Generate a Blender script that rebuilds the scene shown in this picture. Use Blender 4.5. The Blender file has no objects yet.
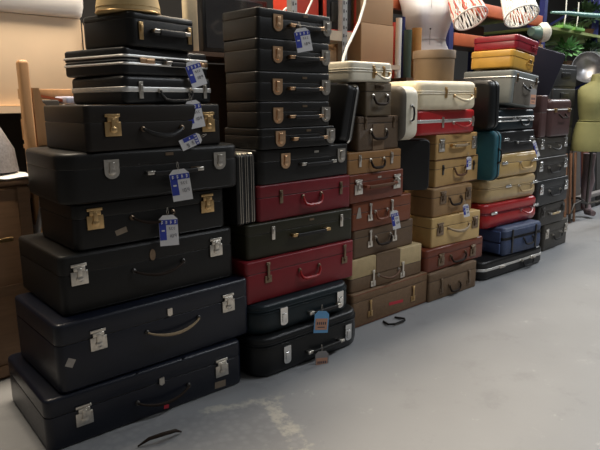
import bpy, bmesh, math, random
from mathutils import Vector, Matrix, Euler
random.seed(7)
R = math.radians
PI = math.pi
sc = bpy.context.scene
COL = sc.collection

# ------------------------------------------------------------------ camera
cd = bpy.data.cameras.new('camera'); cam = bpy.data.objects.new('camera', cd); COL.objects.link(cam)
cd.sensor_width = 36; cd.sensor_fit = 'HORIZONTAL'; cd.lens = 574.2*36/600
cd.clip_start = .05; cd.clip_end = 60
pitch, roll, yaw = R(11.89), R(-.534), R(47.19)
fw = Vector((math.cos(yaw)*math.cos(pitch), math.sin(yaw)*math.cos(pitch), -math.sin(pitch)))
rt = Vector((math.sin(yaw), -math.cos(yaw), 0)); up = rt.cross(fw)
r2 = rt*math.cos(roll)+up*math.sin(roll); u2 = up*math.cos(roll)-rt*math.sin(roll)
M = Matrix((r2, u2, -fw)).transposed().to_4x4(); M.translation = (0, -2.0456, 1.25)
cam.matrix_world = M
sc.camera = cam
# ------------------------------------------------------------------ world
w = bpy.data.worlds.new('world'); sc.world = w; w.use_nodes = True
bg = w.node_tree.nodes['Background']; bg.inputs[0].default_value = (1, .97, .93, 1); bg.inputs[1].default_value = .09
# ------------------------------------------------------------------ lamps (ceiling tubes of the warehouse)
def area(name, loc, rot, sx, sy, power, color):
    l = bpy.data.lights.new(name, 'AREA'); l.shape = 'RECTANGLE'; l.size = sx; l.size_y = sy
    l.energy = power; l.color = color
    o = bpy.data.objects.new(name, l); COL.objects.link(o); o.location = loc; o.rotation_euler = rot
    return o
area('ceiling_tube_light', (2.2, .75, 3.5), (0, 0, 0), 2.6, .3, 85, (1, .84, .64))
area('ceiling_tube_light', (5.0, .45, 3.8), (0, 0, 0), 2.6, .3, 105, (1, .90, .76))
area('ceiling_tube_light', (.8, .9, 3.3), (0, 0, 0), 1.2, .3, 70, (1, .86, .68))
area('ceiling_tube_light', (4.6, -2.0, 4.1), (0, 0, 0), 3.0, .35, 95, (.92, .96, 1))
area('ceiling_tube_light', (9.5, -.6, 4.1), (0, 0, 0), 3.0, .35, 230, (.93, .97, 1))
sc.view_settings.view_transform = 'Standard'; sc.view_settings.look = 'None'
sc.view_settings.exposure = 0.13; sc.view_settings.gamma = 1.0; sc.view_settings.use_curve_mapping = False

# ------------------------------------------------------------------ materials
MATS = {}
def mat(name, col, rough=.5, metal=0, noise=0, nscale=30, bump=0, bscale=300, wear=0, wcol=(.4, .36, .3), wscale=9,
        coat=0, spec=.5, alpha=1, weave=False, trans=0, streak=None):
    if name in MATS: return MATS[name]
    m = bpy.data.materials.new(name); m.use_nodes = True; nt = m.node_tree; b = nt.nodes['Principled BSDF']
    b.inputs['Base Color'].default_value = (*col, 1); b.inputs['Roughness'].default_value = rough
    b.inputs['Metallic'].default_value = metal; b.inputs['Coat Weight'].default_value = coat
    b.inputs['Coat Roughness'].default_value = .25
    b.inputs['Specular IOR Level'].default_value = spec; b.inputs['Alpha'].default_value = alpha
    b.inputs['Transmission Weight'].default_value = trans
    tc = nt.nodes.new('ShaderNodeTexCoord'); src = None
    if noise or wear:
        n = nt.nodes.new('ShaderNodeTexNoise'); n.inputs['Scale'].default_value = nscale; n.inputs['Detail'].default_value = 5
        nt.links.new(tc.outputs['Object'], n.inputs['Vector'])
        if streak:
            mp = nt.nodes.new('ShaderNodeMapping'); mp.inputs['Scale'].default_value = streak
            nt.links.new(tc.outputs['Object'], mp.inputs[0]); nt.links.new(mp.outputs[0], n.inputs['Vector'])
        mx = nt.nodes.new('ShaderNodeMix'); mx.data_type = 'RGBA'
        k = 1+noise
        mx.inputs[6].default_value = (*[max(0, c/k) for c in col], 1); mx.inputs[7].default_value = (*[min(1, c*k) for c in col], 1)
        nt.links.new(n.outputs['Fac'], mx.inputs[0]); src = mx.outputs[2]
        if wear:
            n2 = nt.nodes.new('ShaderNodeTexNoise'); n2.inputs['Scale'].default_value = wscale; n2.inputs['Detail'].default_value = 9
            n2.inputs['Roughness'].default_value = .75
            nt.links.new(tc.outputs['Object'], n2.inputs['Vector'])
            cr = nt.nodes.new('ShaderNodeValToRGB'); cr.color_ramp.elements[0].position = .68-wear*.12; cr.color_ramp.elements[1].position = .78-wear*.1
            nt.links.new(n2.outputs['Fac'], cr.inputs[0])
            m2 = nt.nodes.new('ShaderNodeMix'); m2.data_type = 'RGBA'; m2.inputs[7].default_value = (*wcol, 1)
            nt.links.new(cr.outputs[0], m2.inputs[0]); nt.links.new(src, m2.inputs[6]); src = m2.outputs[2]
        nt.links.new(src, b.inputs['Base Color'])
    if bump:
        if weave:
            v = nt.nodes.new('ShaderNodeTexWave'); v.inputs['Scale'].default_value = bscale; v.bands_direction = 'DIAGONAL'
            v.inputs['Distortion'].default_value = 2
            out = v.outputs['Fac']
        else:
            v = nt.nodes.new('ShaderNodeTexVoronoi'); v.inputs['Scale'].default_value = bscale; out = v.outputs['Distance']
        nt.links.new(tc.outputs['Object'], v.inputs['Vector'])
        bp = nt.nodes.new('ShaderNodeBump'); bp.inputs['Strength'].default_value = bump; bp.inputs['Distance'].default_value = .001
        nt.links.new(out, bp.inputs['Height']); nt.links.new(bp.outputs[0], b.inputs['Normal'])
    MATS[name] = m; return m
def leather(name, col, rough=.42, wear=.3, wcol=None, coat=0, bump=.35):
    wc = wcol or tuple(min(1, c*1.7+.02) for c in col)
    return mat(name, col, rough, 0, .25, 14, bump, 420, wear, wc, 11, coat, spec=.32)
navy = leather('navy_leatherette', (.006, .008, .016), .33, .3, (.022, .024, .03), .15)
black = leather('black_leatherette', (.0075, .007, .0065), .38, .25, (.018, .016, .014))
blackm = leather('matte_black_leatherette', (.009, .0085, .008), .45, .3)
brownblack = leather('brown_black_leatherette', (.013, .0095, .007), .45, .35, (.05, .035, .025))
abs_black = mat('black_plastic', (.008, .008, .0085), .38, noise=.2, spec=.4, bump=.2, bscale=500)
char = mat('charcoal_plastic', (.016, .0165, .018), .45, noise=.2, bump=.2, bscale=500)
redm = leather('red_leatherette', (.16, .012, .018), .38, .35, (.22, .05, .045))
red2 = leather('crimson_leatherette', (.20, .014, .020), .36, .3, (.26, .06, .05))
olive = leather('dark_olive_leatherette', (.022, .021, .010), .4, .35, (.06, .045, .025))
tealb = leather('teal_black_vinyl', (.008, .016, .021), .36, .3, (.03, .045, .05))
blackv = leather('black_vinyl', (.008, .009, .010), .36, .2, (.02, .02, .02))
tweed = mat('brown_tweed', (.185, .108, .055), .75, 0, .35, 60, .5, 220, .3, (.2, .13, .08), weave=True)
canvasb = mat('brown_canvas', (.16, .098, .052), .75, 0, .3, 40, .5, 250, .3, (.2, .14, .09), weave=True)
canvasd = mat('dark_brown_canvas', (.088, .054, .029), .7, 0, .3, 40, .5, 250, .3, (.13, .1, .07), weave=True)
cream_c = mat('cream_canvas', (.50, .38, .20), .7, 0, .2, 30, .5, 250, .4, (.25, .17, .09), weave=True)
olivebr = mat('olive_brown_canvas', (.10, .070, .036), .7, 0, .3, 40, .5, 250, .3, (.15, .12, .08), weave=True)
tan = leather('tan_leather', (.27, .14, .052), .45, .4, (.32, .2, .1))
redbr = leather('reddish_brown_leather', (.18, .05, .02), .42, .4, (.2, .09, .05))
redbr2 = leather('oxblood_leather', (.15, .036, .017), .36, .4, (.16, .06, .04))
mocha = leather('mocha_leather', (.12, .075, .043), .5, .4, (.16, .11, .07))
straw = leather('straw_leatherette', (.56, .38, .16), .45, .35, (.36, .22, .09))
straw2 = leather('light_tan_leatherette', (.42, .26, .10), .45, .4, (.25, .15, .07))
tan2 = leather('camel_canvas', (.29, .175, .08), .6, .4, (.3, .2, .11))
creamv = leather('cream_vinyl', (.74, .65, .47), .38, .15, (.5, .4, .27), .2)
creamw = leather('off_white_vinyl', (.72, .67, .54), .38, .15, (.5, .43, .3), .2)
redv = leather('bright_red_vinyl', (.36, .012, .014), .32, .2, (.4, .1, .08), .3)
gold = leather('champagne_gold_vinyl', (.44, .32, .16), .33, .15, (.42, .32, .18), .3)
gold2 = leather('golden_tan_vinyl', (.46, .31, .12), .33, .15, (.45, .32, .16), .3)
bluev = mat('blue_nylon', (.035, .055, .12), .55, noise=.25, bump=.4, bscale=300, weave=True)
bluel = mat('light_blue_nylon', (.06, .10, .24), .55, noise=.25, bump=.4, bscale=300, weave=True)
tealn = mat('teal_fabric', (.012, .10, .135), .55, noise=.2, bump=.4, bscale=300, weave=True)
greyv = leather('grey_vinyl', (.17, .185, .18), .4, .2, (.25, .25, .24))
greyd = leather('taupe_vinyl', (.13, .115, .095), .42, .2)
yellow = leather('mustard_vinyl', (.55, .31, .055), .4, .2, (.6, .4, .12), .1)
maroon = leather('maroon_vinyl', (.23, .012, .022), .36, .2, (.3, .06, .06), .2)
brownv = leather('plum_brown_vinyl', (.075, .038, .036), .35, .2, (.12, .08, .07), .2)
darkn = mat('dark_navy_shell', (.013, .013, .024), .33, noise=.15, bump=.15)
greyc = leather('dark_grey_leatherette', (.042, .037, .030), .42, .3, (.07, .06, .05))
charl = leather('charcoal_leatherette', (.034, .030, .026), .4, .3, (.05, .05, .045))
nickel = mat('worn_nickel', (.62, .58, .52), .28, 1, noise=.3, nscale=80, wear=.8, wcol=(.3, .24, .18), wscale=60)
brass = mat('aged_brass', (.60, .40, .19), .32, 1, noise=.35, nscale=70, wear=.8, wcol=(.3, .18, .09), wscale=50)
nickel_warm_lit = mat('nickel_with_warm_reflection', (.80, .50, .30), .3, 1, noise=.3, nscale=70, wear=.6, wcol=(.35, .2, .12), wscale=50)  # nickel with the orange reflection of warm lamps put into its colour
chrome = mat('chrome', (.75, .75, .74), .2, 1, noise=.15, nscale=60)
alu = mat('brushed_aluminium', (.78, .77, .74), .46, 1, noise=.15, nscale=60)
dkmetal = mat('dark_metal', (.10, .095, .09), .45, 1, noise=.3)
bronze = mat('dull_bronze', (.22, .16, .11), .4, 1, noise=.4, nscale=70)
brown_l = mat('brown_leather_handle', (.12, .055, .028), .6, spec=.3, noise=.3, bump=.3)
dkbrown_l = mat('dark_brown_leather_handle', (.022, .014, .010), .7, spec=.15, noise=.3, bump=.3)
blk_l = mat('black_leather_handle', (.012, .011, .011), .45, spec=.35, noise=.3, bump=.2)
tan_l = mat('pale_leather_handle', (.30, .22, .13), .45, noise=.2)
paper = mat('white_paper', (.80, .80, .82), .65, noise=.05)
tagblue = mat('blue_print', (.035, .06, .42), .6)
ink = mat('dark_ink', (.06, .06, .09), .7)
ltblue = mat('light_blue_card', (.16, .42, .75), .6)
orangec = mat('peach_card', (.62, .33, .22), .6)
greycard = mat('grey_card', (.30, .29, .29), .6)
stringm = mat('string', (.5, .45, .38), .8)
sticker = mat('worn_sticker', (.20, .155, .11), .7, noise=.4, nscale=50)
stickergr = mat('grey_sticker', (.30, .27, .24), .7, noise=.4, nscale=50)
redlabel = mat('red_label', (.55, .03, .05), .6)
wood = mat('pine_wood', (.46, .25, .11), .5, noise=.3, nscale=8, streak=(8, 8, 1))
woodd = mat('dark_wood', (.09, .045, .022), .5, noise=.4, nscale=8, streak=(1, 8, 8))
woodt = mat('trunk_wood', (.17, .095, .050), .55, noise=.4, nscale=8, streak=(1, 6, 8))
card = mat('cardboard', (.42, .26, .14), .75, noise=.08, nscale=6)
cardb = mat('pale_cardboard', (.68, .52, .36), .75, noise=.08, nscale=5)
cardd = mat('brown_hatbox_card', (.19, .13, .078), .65, noise=.15, nscale=12)
white_f = mat('white_fabric', (.86, .85, .83), .8, noise=.05, nscale=10)
mannw = mat('white_mannequin_cloth', (.66, .66, .69), .7, noise=.06, nscale=10, bump=.15, bscale=300)
olivef = mat('olive_green_felt', (.23, .22, .085), .75, noise=.15, nscale=12, bump=.2, bscale=300)
orange_b = mat('orange_rack_paint', (.42, .10, .035), .45, noise=.2, nscale=14, wear=.3, wcol=(.3, .12, .06))
blue_b = mat('blue_rack_paint', (.012, .018, .11), .45, noise=.15)
galv = mat('galvanised_steel', (.42, .42, .41), .45, .7, noise=.3, nscale=25)
dark = mat('dark_void_cloth', (.03, .027, .024), .8, noise=.3)
orred = mat('orange_red_nylon', (.55, .05, .025), .5, noise=.15)
furg = mat('grey_shaggy_fabric', (.22, .21, .22), .95, noise=.6, nscale=90, bump=.9, bscale=120)
whitep = mat('white_plastic', (.8, .8, .76), .35)
greenp = mat('bright_green_grass', (.14, .34, .06), .6, noise=.4)
leafm = mat('pale_green_leaf', (.14, .32, .11), .5, noise=.4)
leafd = mat('dark_green_leaf', (.035, .07, .03), .5, noise=.4)
glassm = mat('milky_glass', (.35, .40, .36), .15, noise=.2, alpha=.8)
tealg = mat('teal_painted_metal', (.10, .22, .19), .35)
greenl = mat('sage_green_enamel', (.12, .20, .16), .35)
mauve = mat('mauve_velvet', (.16, .115, .12), .8, noise=.3)
chopst = mat('orange_brown_wood', (.22, .11, .06), .5, noise=.4, nscale=10, streak=(6, 6, .6))
screen = mat('black_glass_screen', (.02, .02, .022), .12, coat=.5)
tanroll = mat('tan_roll', (.50, .25, .07), .6, noise=.15)
greenroll = mat('dark_green_roll', (.05, .085, .06), .6, noise=.15)

# ------------------------------------------------------------------ mesh builder
class MB:
    def __init__(s): s.v = []; s.f = []
    def add(s, vs, fs):
        n = len(s.v); s.v += [tuple(v) for v in vs]; s.f += [tuple(i+n for i in f) for f in fs]; return s
    def box(s, c, d, rot=None, bev=0):
        if bev:
            return s.rslab(d[0], d[1], -d[2]/2, d[2]/2, bev, bev*.8, bev*.8, off=c, rot=rot, seg=2)
        x, y, z = d[0]/2, d[1]/2, d[2]/2
        vs = [Vector((i, j, k)) for i in (-x, x) for j in (-y, y) for k in (-z, z)]
        if rot is not None: m = Euler(rot).to_matrix(); vs = [m @ v for v in vs]
        c = Vector(c); vs = [v+c for v in vs]
        return s.add(vs, [(0, 1, 3, 2), (4, 6, 7, 5), (0, 4, 5, 1), (2, 3, 7, 6), (0, 2, 6, 4), (1, 5, 7, 3)])
    def ringloft(s, rings, cap=True, closed=False):
        n = len(rings[0]); vs = [p for r in rings for p in r]; fs = []
        L = len(rings)
        for i in range(L if closed else L-1):
            for j in range(n):
                a, b = i*n+j, i*n+(j+1) % n; c, d = ((i+1) % L)*n+(j+1) % n, ((i+1) % L)*n+j
                fs.append((a, b, c, d))
        if cap and not closed:
            fs.append(tuple(range(n-1, -1, -1))); fs.append(tuple((L-1)*n+j for j in range(n)))
        return s.add(vs, fs)
    def rslab(s, w, d, z0, z1, r, b0, b1, off=(0, 0, 0), rot=None, seg=5, bulge=0, prof=None):
        """rounded slab: outline w x d with corner radius r, edges rounded by b0 (bottom) and b1 (top)"""
        if prof is None:
            prof = []
            nb = 3
            for k in range(nb+1):
                a = PI/2*k/nb
                prof.append((z0+b0*(1-math.sin(a)) if b0 else z0, b0*(1-math.cos(PI/2-a)) if b0 else 0))
            prof = [(z0+b0*(1-math.cos(PI/2*k/nb)), b0*(1-math.sin(PI/2*k/nb))) for k in range(nb+1)] if b0 else [(z0, 0)]
            if bulge:
                prof += [(z0+(z1-z0)*t, -bulge*math.sin(PI*t)) for t in (.3, .5, .7)]
            prof += [(z1-b1*(1-math.cos(PI/2*k/nb)), b1*(1-math.sin(PI/2*k/nb))) for k in range(nb, -1, -1)] if b1 else [(z1, 0)]
        rings = []
        m = Euler(rot).to_matrix() if rot is not None else None
        o = Vector(off)
        for z, i in prof:
            rr = max(r-i, .0008); ww = w/2-i; dd = d/2-i; ring = []
            for cx, cy, a0 in ((ww-rr, -dd+rr, -PI/2), (ww-rr, dd-rr, 0), (-ww+rr, dd-rr, PI/2), (-ww+rr, -dd+rr, PI)):
                for k in range(seg+1):
                    a = a0+PI/2*k/seg
                    p = Vector((cx+rr*math.cos(a), cy+rr*math.sin(a), z))
                    if m is not None: p = m @ p
                    ring.append(p+o)
            rings.append(ring)
        return s.ringloft(rings)
    def tube(s, pts, r, n=8, closed=False):
        pts = [Vector(p) for p in pts]; rs = r if isinstance(r, (list, tuple)) else [r]*len(pts)
        L = len(pts); rings = []; prev = None
        for i, p in enumerate(pts):
            if closed: t = pts[(i+1) % L]-pts[i-1]
            else: t = pts[min(i+1, L-1)]-pts[max(i-1, 0)]
            t.normalize()
            if prev is None:
                a = Vector((0, 0, 1)) if abs(t.z) < .9 else Vector((1, 0, 0))
                prev = t.cross(a).normalized()
            else: prev = (prev-t*prev.dot(t)).normalized()
            q = t.cross(prev)
            rings.append([p+(prev*math.cos(2*PI*k/n)+q*math.sin(2*PI*k/n))*rs[i] for k in range(n)])
        return s.ringloft(rings, closed=closed)
    def ring_rect(s, w, d, z, r, tr, seg=5, n=6, squash=1):
        pts = []
        for cx, cy, a0 in ((w/2-r, -d/2+r, -PI/2), (w/2-r, d/2-r, 0), (-w/2+r, d/2-r, PI/2), (-w/2+r, -d/2+r, PI)):
            for k in range(seg+1):
                a = a0+PI/2*k/seg; pts.append((cx+r*math.cos(a), cy+r*math.sin(a), z))
        return s.tube(pts, tr, n, closed=True)
    def lathe(s, prof, n=28, off=(0, 0, 0), sx=1, sy=1, rot=None):
        o = Vector(off); m = Euler(rot).to_matrix() if rot is not None else None
        rings = []
        for r, z in prof:
            ring = [Vector((max(r, .0005)*math.cos(2*PI*k/n)*sx, max(r, .0005)*math.sin(2*PI*k/n)*sy, z)) for k in range(n)]
            if m is not None: ring = [m @ p for p in ring]
            rings.append([p+o for p in ring])
        return s.ringloft(rings)
    def poly(s, pts2, y0, y1, f=lambda x, y, z: (x, y, z)):
        """extrude an outline in (x,z) between y0 and y1"""
        n = len(pts2); vs = [f(x, y0, z) for x, z in pts2]+[f(x, y1, z) for x, z in pts2]
        fs = [tuple(range(n)), tuple(range(2*n-1, n-1, -1))]+[(i, i+n, (i+1) % n+n, (i+1) % n) for i in range(n)]
        return s.add(vs, fs)
    def build(s, name, m, parent=None, smooth=True, loc=None, rot=None):
        me = bpy.data.meshes.new(name); me.from_pydata([tuple(v) for v in s.v], [], s.f); me.update()
        bm = bmesh.new(); bm.from_mesh(me); bmesh.ops.recalc_face_normals(bm, faces=bm.faces); bm.to_mesh(me); bm.free()
        me.materials.append(m)
        if smooth:
            me.polygons.foreach_set('use_smooth', [True]*len(me.polygons)); me.set_sharp_from_angle(angle=R(38))
        o = bpy.data.objects.new(name, me); COL.objects.link(o); o.parent = parent
        if loc: o.location = loc
        if rot: o.rotation_euler = rot
        return o
def tag(o, label=None, cat=None, group=None, kind=None):
    if label: o['label'] = label
    if cat: o['category'] = cat
    if group: o['group'] = group
    if kind: o['kind'] = kind
    return o
def empty(name, loc, rz=0, label=None, cat=None, group=None, rot=None):
    o = bpy.data.objects.new(name, None); COL.objects.link(o); o.location = loc
    o.rotation_euler = rot if rot else (0, 0, rz); o.empty_display_size = .05
    return tag(o, label, cat, group)

# ------------------------------------------------------------------ setting
fm = bpy.data.materials.new('concrete_floor'); fm.use_nodes = True; nt = fm.node_tree; b = nt.nodes['Principled BSDF']
tc = nt.nodes.new('ShaderNodeTexCoord')
def N(t, **k):
    n = nt.nodes.new(t)
    for a, v in k.items(): n.inputs[a].default_value = v
    return n
def L(a, b_): nt.links.new(a, b_)
def mixc(fac, a, b_):
    m = nt.nodes.new('ShaderNodeMix'); m.data_type = 'RGBA'
    L(fac, m.inputs[0])
    for k, x in ((6, a), (7, b_)):
        if isinstance(x, tuple): m.inputs[k].default_value = (*x, 1)
        else: L(x, m.inputs[k])
    return m.outputs[2]
def ramp(src, p0, p1):
    c = nt.nodes.new('ShaderNodeValToRGB'); c.color_ramp.elements[0].position = p0; c.color_ramp.elements[1].position = p1
    L(src, c.inputs[0]); return c.outputs[0]
def math_(op, a, b_=None):
    m = nt.nodes.new('ShaderNodeMath'); m.operation = op
    for k, x in ((0, a), (1, b_)):
        if x is None: continue
        if isinstance(x, (int, float)): m.inputs[k].default_value = x
        else: L(x, m.inputs[k])
    return m.outputs[0]
n1 = N('ShaderNodeTexNoise', Scale=1.6, Detail=6.); L(tc.outputs['Object'], n1.inputs['Vector'])
base = mixc(n1.outputs['Fac'], (.235, .238, .245), (.31, .315, .322))
n2 = N('ShaderNodeTexNoise', Scale=7., Detail=10., Roughness=.8); L(tc.outputs['Object'], n2.inputs['Vector'])
base = mixc(math_('MULTIPLY', ramp(n2.outputs['Fac'], .60, .68), .6), base, (.48, .48, .47))
n4 = N('ShaderNodeTexNoise', Scale=4., Detail=8., Roughness=.7); L(tc.outputs['Object'], n4.inputs['Vector'])
base = mixc(math_('MULTIPLY', ramp(n4.outputs['Fac'], .56, .66), .3), base, (.17, .17, .175))
# worn patch with flaked pale edge near the first tower
sx = nt.nodes.new('ShaderNodeSeparateXYZ'); L(tc.outputs['Object'], sx.inputs[0])
n3 = N('ShaderNodeTexNoise', Scale=22., Detail=6.); L(tc.outputs['Object'], n3.inputs['Vector'])
def band(c, lo, hi, soft):
    a = nt.nodes.new('ShaderNodeMapRange'); a.inputs[1].default_value = lo-soft; a.inputs[2].default_value = lo+soft; L(c, a.inputs[0])
    b2 = nt.nodes.new('ShaderNodeMapRange'); b2.inputs[1].default_value = hi-soft; b2.inputs[2].default_value = hi+soft; L(c, b2.inputs[0])
    return math_('SUBTRACT', a.outputs[0], b2.outputs[0])
wob = math_('MULTIPLY', math_('SUBTRACT', n3.outputs['Fac'], .5), .10)
uu = math_('ADD', math_('ADD', math_('MULTIPLY', sx.outputs['X'], .93), math_('MULTIPLY', sx.outputs['Y'], -.37)), wob)
vv = math_('ADD', math_('ADD', math_('MULTIPLY', sx.outputs['X'], .37), math_('MULTIPLY', sx.outputs['Y'], .93)), wob)
patch = math_('MULTIPLY', band(uu, .2, 1.47, .03), band(vv, -1.6, .28, .03))
vo = N('ShaderNodeTexVoronoi', Scale=30.); L(tc.outputs['Object'], vo.inputs['Vector'])
pcol = mixc(ramp(vo.outputs['Distance'], .2, .6), (.31, .308, .31), (.24, .24, .245))
base = mixc(math_('MULTIPLY', patch, .55), base, pcol)
edge1 = math_('MULTIPLY', band(uu, 1.15, 1.50, .02), band(vv, .262, .300, .012))
edge2 = math_('MULTIPLY', band(uu, 1.41, 1.48, .01), band(vv, -.15, .29, .012))
ef = math_('MULTIPLY', math_('MAXIMUM', edge1, edge2), ramp(n2.outputs['Fac'], .46, .56))
base = mixc(ef, base, (.46, .44, .39))
L(base, b.inputs['Base Color'])
rr = nt.nodes.new('ShaderNodeMapRange'); rr.inputs[3].default_value = .30; rr.inputs[4].default_value = .50
L(n2.outputs['Fac'], rr.inputs[0]); L(rr.outputs[0], b.inputs['Roughness'])
bp = nt.nodes.new('ShaderNodeBump'); bp.inputs['Strength'].default_value = .4; bp.inputs['Distance'].default_value = .003
hh = math_('ADD', math_('MULTIPLY', math_('MULTIPLY', vo.outputs['Distance'], patch), .8), n2.outputs['Fac'])
L(hh, bp.inputs['Height']); L(bp.outputs[0], b.inputs['Normal'])
tag(MB().box((6, -1, -.05), (20, 10, .1)).build('floor', fm), kind='structure')
wallm = mat('dim_grey_wall', (.017, .015, .013), .8, noise=.3, nscale=3)
tag(MB().box((6, 3.6, 2.3), (20, .1, 4.6)).build('wall_back', wallm), kind='structure')
tag(MB().box((15.9, -1, 2.3), (.1, 9.1, 4.6)).build('wall_right', wallm), kind='structure')

# ------------------------------------------------------------------ suitcase kit
def half(t, n): return [t*k/n for k in range(n+1)]
def latch_mb(kind):
    p = MB(); h = MB()
    if kind == 'square':       # square plate with a knob, rounded hasp above
        p.box((0, -.003, -.012), (.052, .006, .046), bev=.002)
        p.lathe([(.0, .0), (.011, .0), (.011, .005), (.006, .008), (.0, .009)], 14, (0, -.006, -.014), rot=(PI/2, 0, 0))
        h.box((0, -.006, .019), (.036, .008, .016), bev=.003); h.box((0, -.009, .006), (.014, .006, .03), bev=.002)
        h.box((0, -.004, .031), (.048, .006, .010), bev=.002)
    elif kind == 'dome':       # plate with a rounded lower end
        pts = [(-.023, .028), (.023, .028)]+[(.023*math.cos(a), -.012+.023*math.sin(a)) for a in [-PI*k/10 for k in range(0, 11)]]
        p.poly(pts, 0, -.005)
        h.lathe([(.0, .0), (.012, .0), (.010, .006), (.0, .008)], 14, (0, -.005, -.012), rot=(PI/2, 0, 0))
        h.box((0, -.008, .004), (.016, .006, .030), bev=.002)
    elif kind == 'tall':       # slim upright hasp over a small plate
        p.box((0, -.003, -.028), (.032, .006, .030), bev=.002)
        h.box((0, -.007, .008), (.011, .006, .062), bev=.002); h.box((0, -.005, .038), (.018, .007, .012), bev=.002)
        h.lathe([(.0, .0), (.007, .0), (.006, .006), (.0, .007)], 10, (0, -.006, -.028), rot=(PI/2, 0, 0))
    elif kind == 'long':       # long chromed tongue of moulded cases
        pts = [(-.017, .038), (.017, .038)]+[(.017*math.cos(a), -.026+.012*math.sin(a)) for a in [-PI*k/8 for k in range(0, 9)]]
        p.poly(pts, 0, -.008)
        h.box((0, -.010, -.006), (.018, .006, .036), bev=.002)
    elif kind == 'slim':
        p.box((0, -.003, 0), (.016, .006, .056), bev=.002); h.box((0, -.008, .008), (.010, .006, .022), bev=.002)
    elif kind == 'flat':       # wide slide catch
        p.box((0, -.003, 0), (.06, .006, .018), bev=.002); h.box((.008, -.007, 0), (.028, .006, .011), bev=.002)
    return p, h
def suitcase(key, label, m, lidm=None, lid=.66, r=.025, bev=.010, latch=None, lz=None, lm=nickel, handle=None, hm=blk_l, hmm=None,
             trim=None, tm=None, piping=None, extra=None, d=None, name='suitcase', group='old suitcases piled up in the row of towers', h=None,
             x=None, bulge=0, thick=1, pos=None, rot=None, lat=None, hspan=None, ends=None):
    X, Y, Z, w_, dep, ht, ro = pos or CT[key]
    if d: dep = d
    if h: ht = h
    w_ += r*.35+.006; X -= .003
    ro = R(ro); e = Vector((math.cos(ro), math.sin(ro), 0)); n = Vector((-math.sin(ro), math.cos(ro), 0))
    c = Vector((X, Y, Z))+e*w_/2+n*dep/2
    ht -= .001
    root = empty(name, c, ro, label, 'suitcase' if name == 'suitcase' else name.replace('_', ' '), group, rot)
    sm = ht*lid
    g = .0016
    MB().rslab(w_, dep, 0, sm-g, r, bev, .002, bulge=bulge).build('body', m, root)
    MB().rslab(w_, dep, sm+g, ht, r, .002, bev, bulge=bulge*.7 if ht*(1-lid) > .04 else 0).build('lid', lidm or m, root)
    MB().rslab(w_-.008, dep-.008, sm-g*2, sm+g*2, r*.9, 0, 0).build('seam', dkmetal if not trim else (tm or alu), root)
    yf = -dep/2-bulge*.8
    if trim == 'band':
        MB().ring_rect(w_+.002, dep+.002, sm-.006, r, .0045).ring_rect(w_+.002, dep+.002, sm+.006, r, .0045).build('trim_band', tm or alu, root)
    if trim == 'wide':
        MB().rslab(w_+.006, dep+.006, sm-.010, sm+.010, r, .003, .003).build('trim_band', tm or alu, root)
    if trim == 'double':
        for dz in (-.014, .014): MB().ring_rect(w_+.002, dep+.002, sm+dz, r, .005).build('trim_band', tm or alu, root)
    if piping:
        MB().ring_rect(w_-bev*.5, dep-bev*.5, ht-bev*.75, r, .0035).build('piping', piping, root)
        MB().ring_rect(w_-bev*.5, dep-bev*.5, bev*.75, r, .0035).build('piping', piping, root)
    if latch:
        lu = lat or (.2, .86)
        zz = ht*lz if lz else sm
        lms = lm if isinstance(lm, tuple) else (lm, lm)
        for u_, mm in zip(lu, lms):
            p, hh_ = latch_mb(latch)
            lo = p.build('latch', mm, root, loc=((u_-.5)*w_, yf, zz)); lo.scale = (1.25, 1, 1.15)
            hh_.build('hasp', mm, lo)
    if handle:
        ku, kind, kv = handle  # (u0,u1), kind, v
        x0, x1 = (ku[0]-.5)*w_, (ku[1]-.5)*w_; hw = (x1-x0)/2; xc = (x0+x1)/2; z0 = ht*kv
        ho = None
        if kind == 'bow':
            pts = [(-hw+2*hw*t, -.010-.022*math.sin(PI*t)**.7, -.028*math.sin(PI*t)**.8) for t in half(1, 16)]
            rad = [(.0038+.0032*math.sin(PI*t))*thick for t in half(1, 16)]
            ho = MB().tube(pts, rad).build('handle', hm, root, loc=(xc, yf, z0))
        elif kind == 'drop':   # hangs down in a U
            dr = min(.045, z0-.012)
            pts = [(-hw, -.008, 0), (-hw, -.014, -dr*.4), (-hw*.8, -.018, -dr*.85), (-hw*.45, -.02, -dr), (hw*.45, -.02, -dr), (hw*.8, -.018, -dr*.85), (hw, -.014, -dr*.4), (hw, -.008, 0)]
            ho = MB().tube(pts, [.005, .006, .007, .008, .008, .007, .006, .005]).build('handle', hm, root, loc=(xc, yf, z0))
        elif kind == 'bar':
            ho = MB().rslab(hw*2-.03, .012, -.009*thick, .009*thick, .005, .004, .004, off=(0, -.022, -.004)).build('handle', hm, root, loc=(xc, yf, z0))
        mmm = hmm or nickel
        for sgn in (-1, 1):
            q = MB()
            if kind == 'bar': q.box((sgn*(hw-.004), -.013, 0), (.034, .024, .015), bev=.003)
            else:
                q.lathe([(0, 0), (.010, 0), (.009, .006), (.004, .010), (0, .011)], 12, (sgn*hw, 0, .001), rot=(PI/2, 0, 0))
                q.tube([(sgn*hw+.007*math.cos(a), -.010, .007*math.sin(a)-.002) for a in [2*PI*k/10 for k in range(10)]], .0018, 6, closed=True)
            q.build('handle_mount', mmm, ho)
    if ends:
        for sx_ in (-1, 1):
            for sy_ in (-1, 1):
                for zz_ in (bev, ht-bev):
                    MB().lathe([(0, -.012), (.012, -.010), (.015, 0), (.012, .010), (0, .012)], 10, (sx_*(w_/2-.012), sy_*(dep/2-.012), zz_)).build('corner_cap', ends, root)
    if extra: extra(root, w_, dep, ht, yf)
    return root
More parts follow.
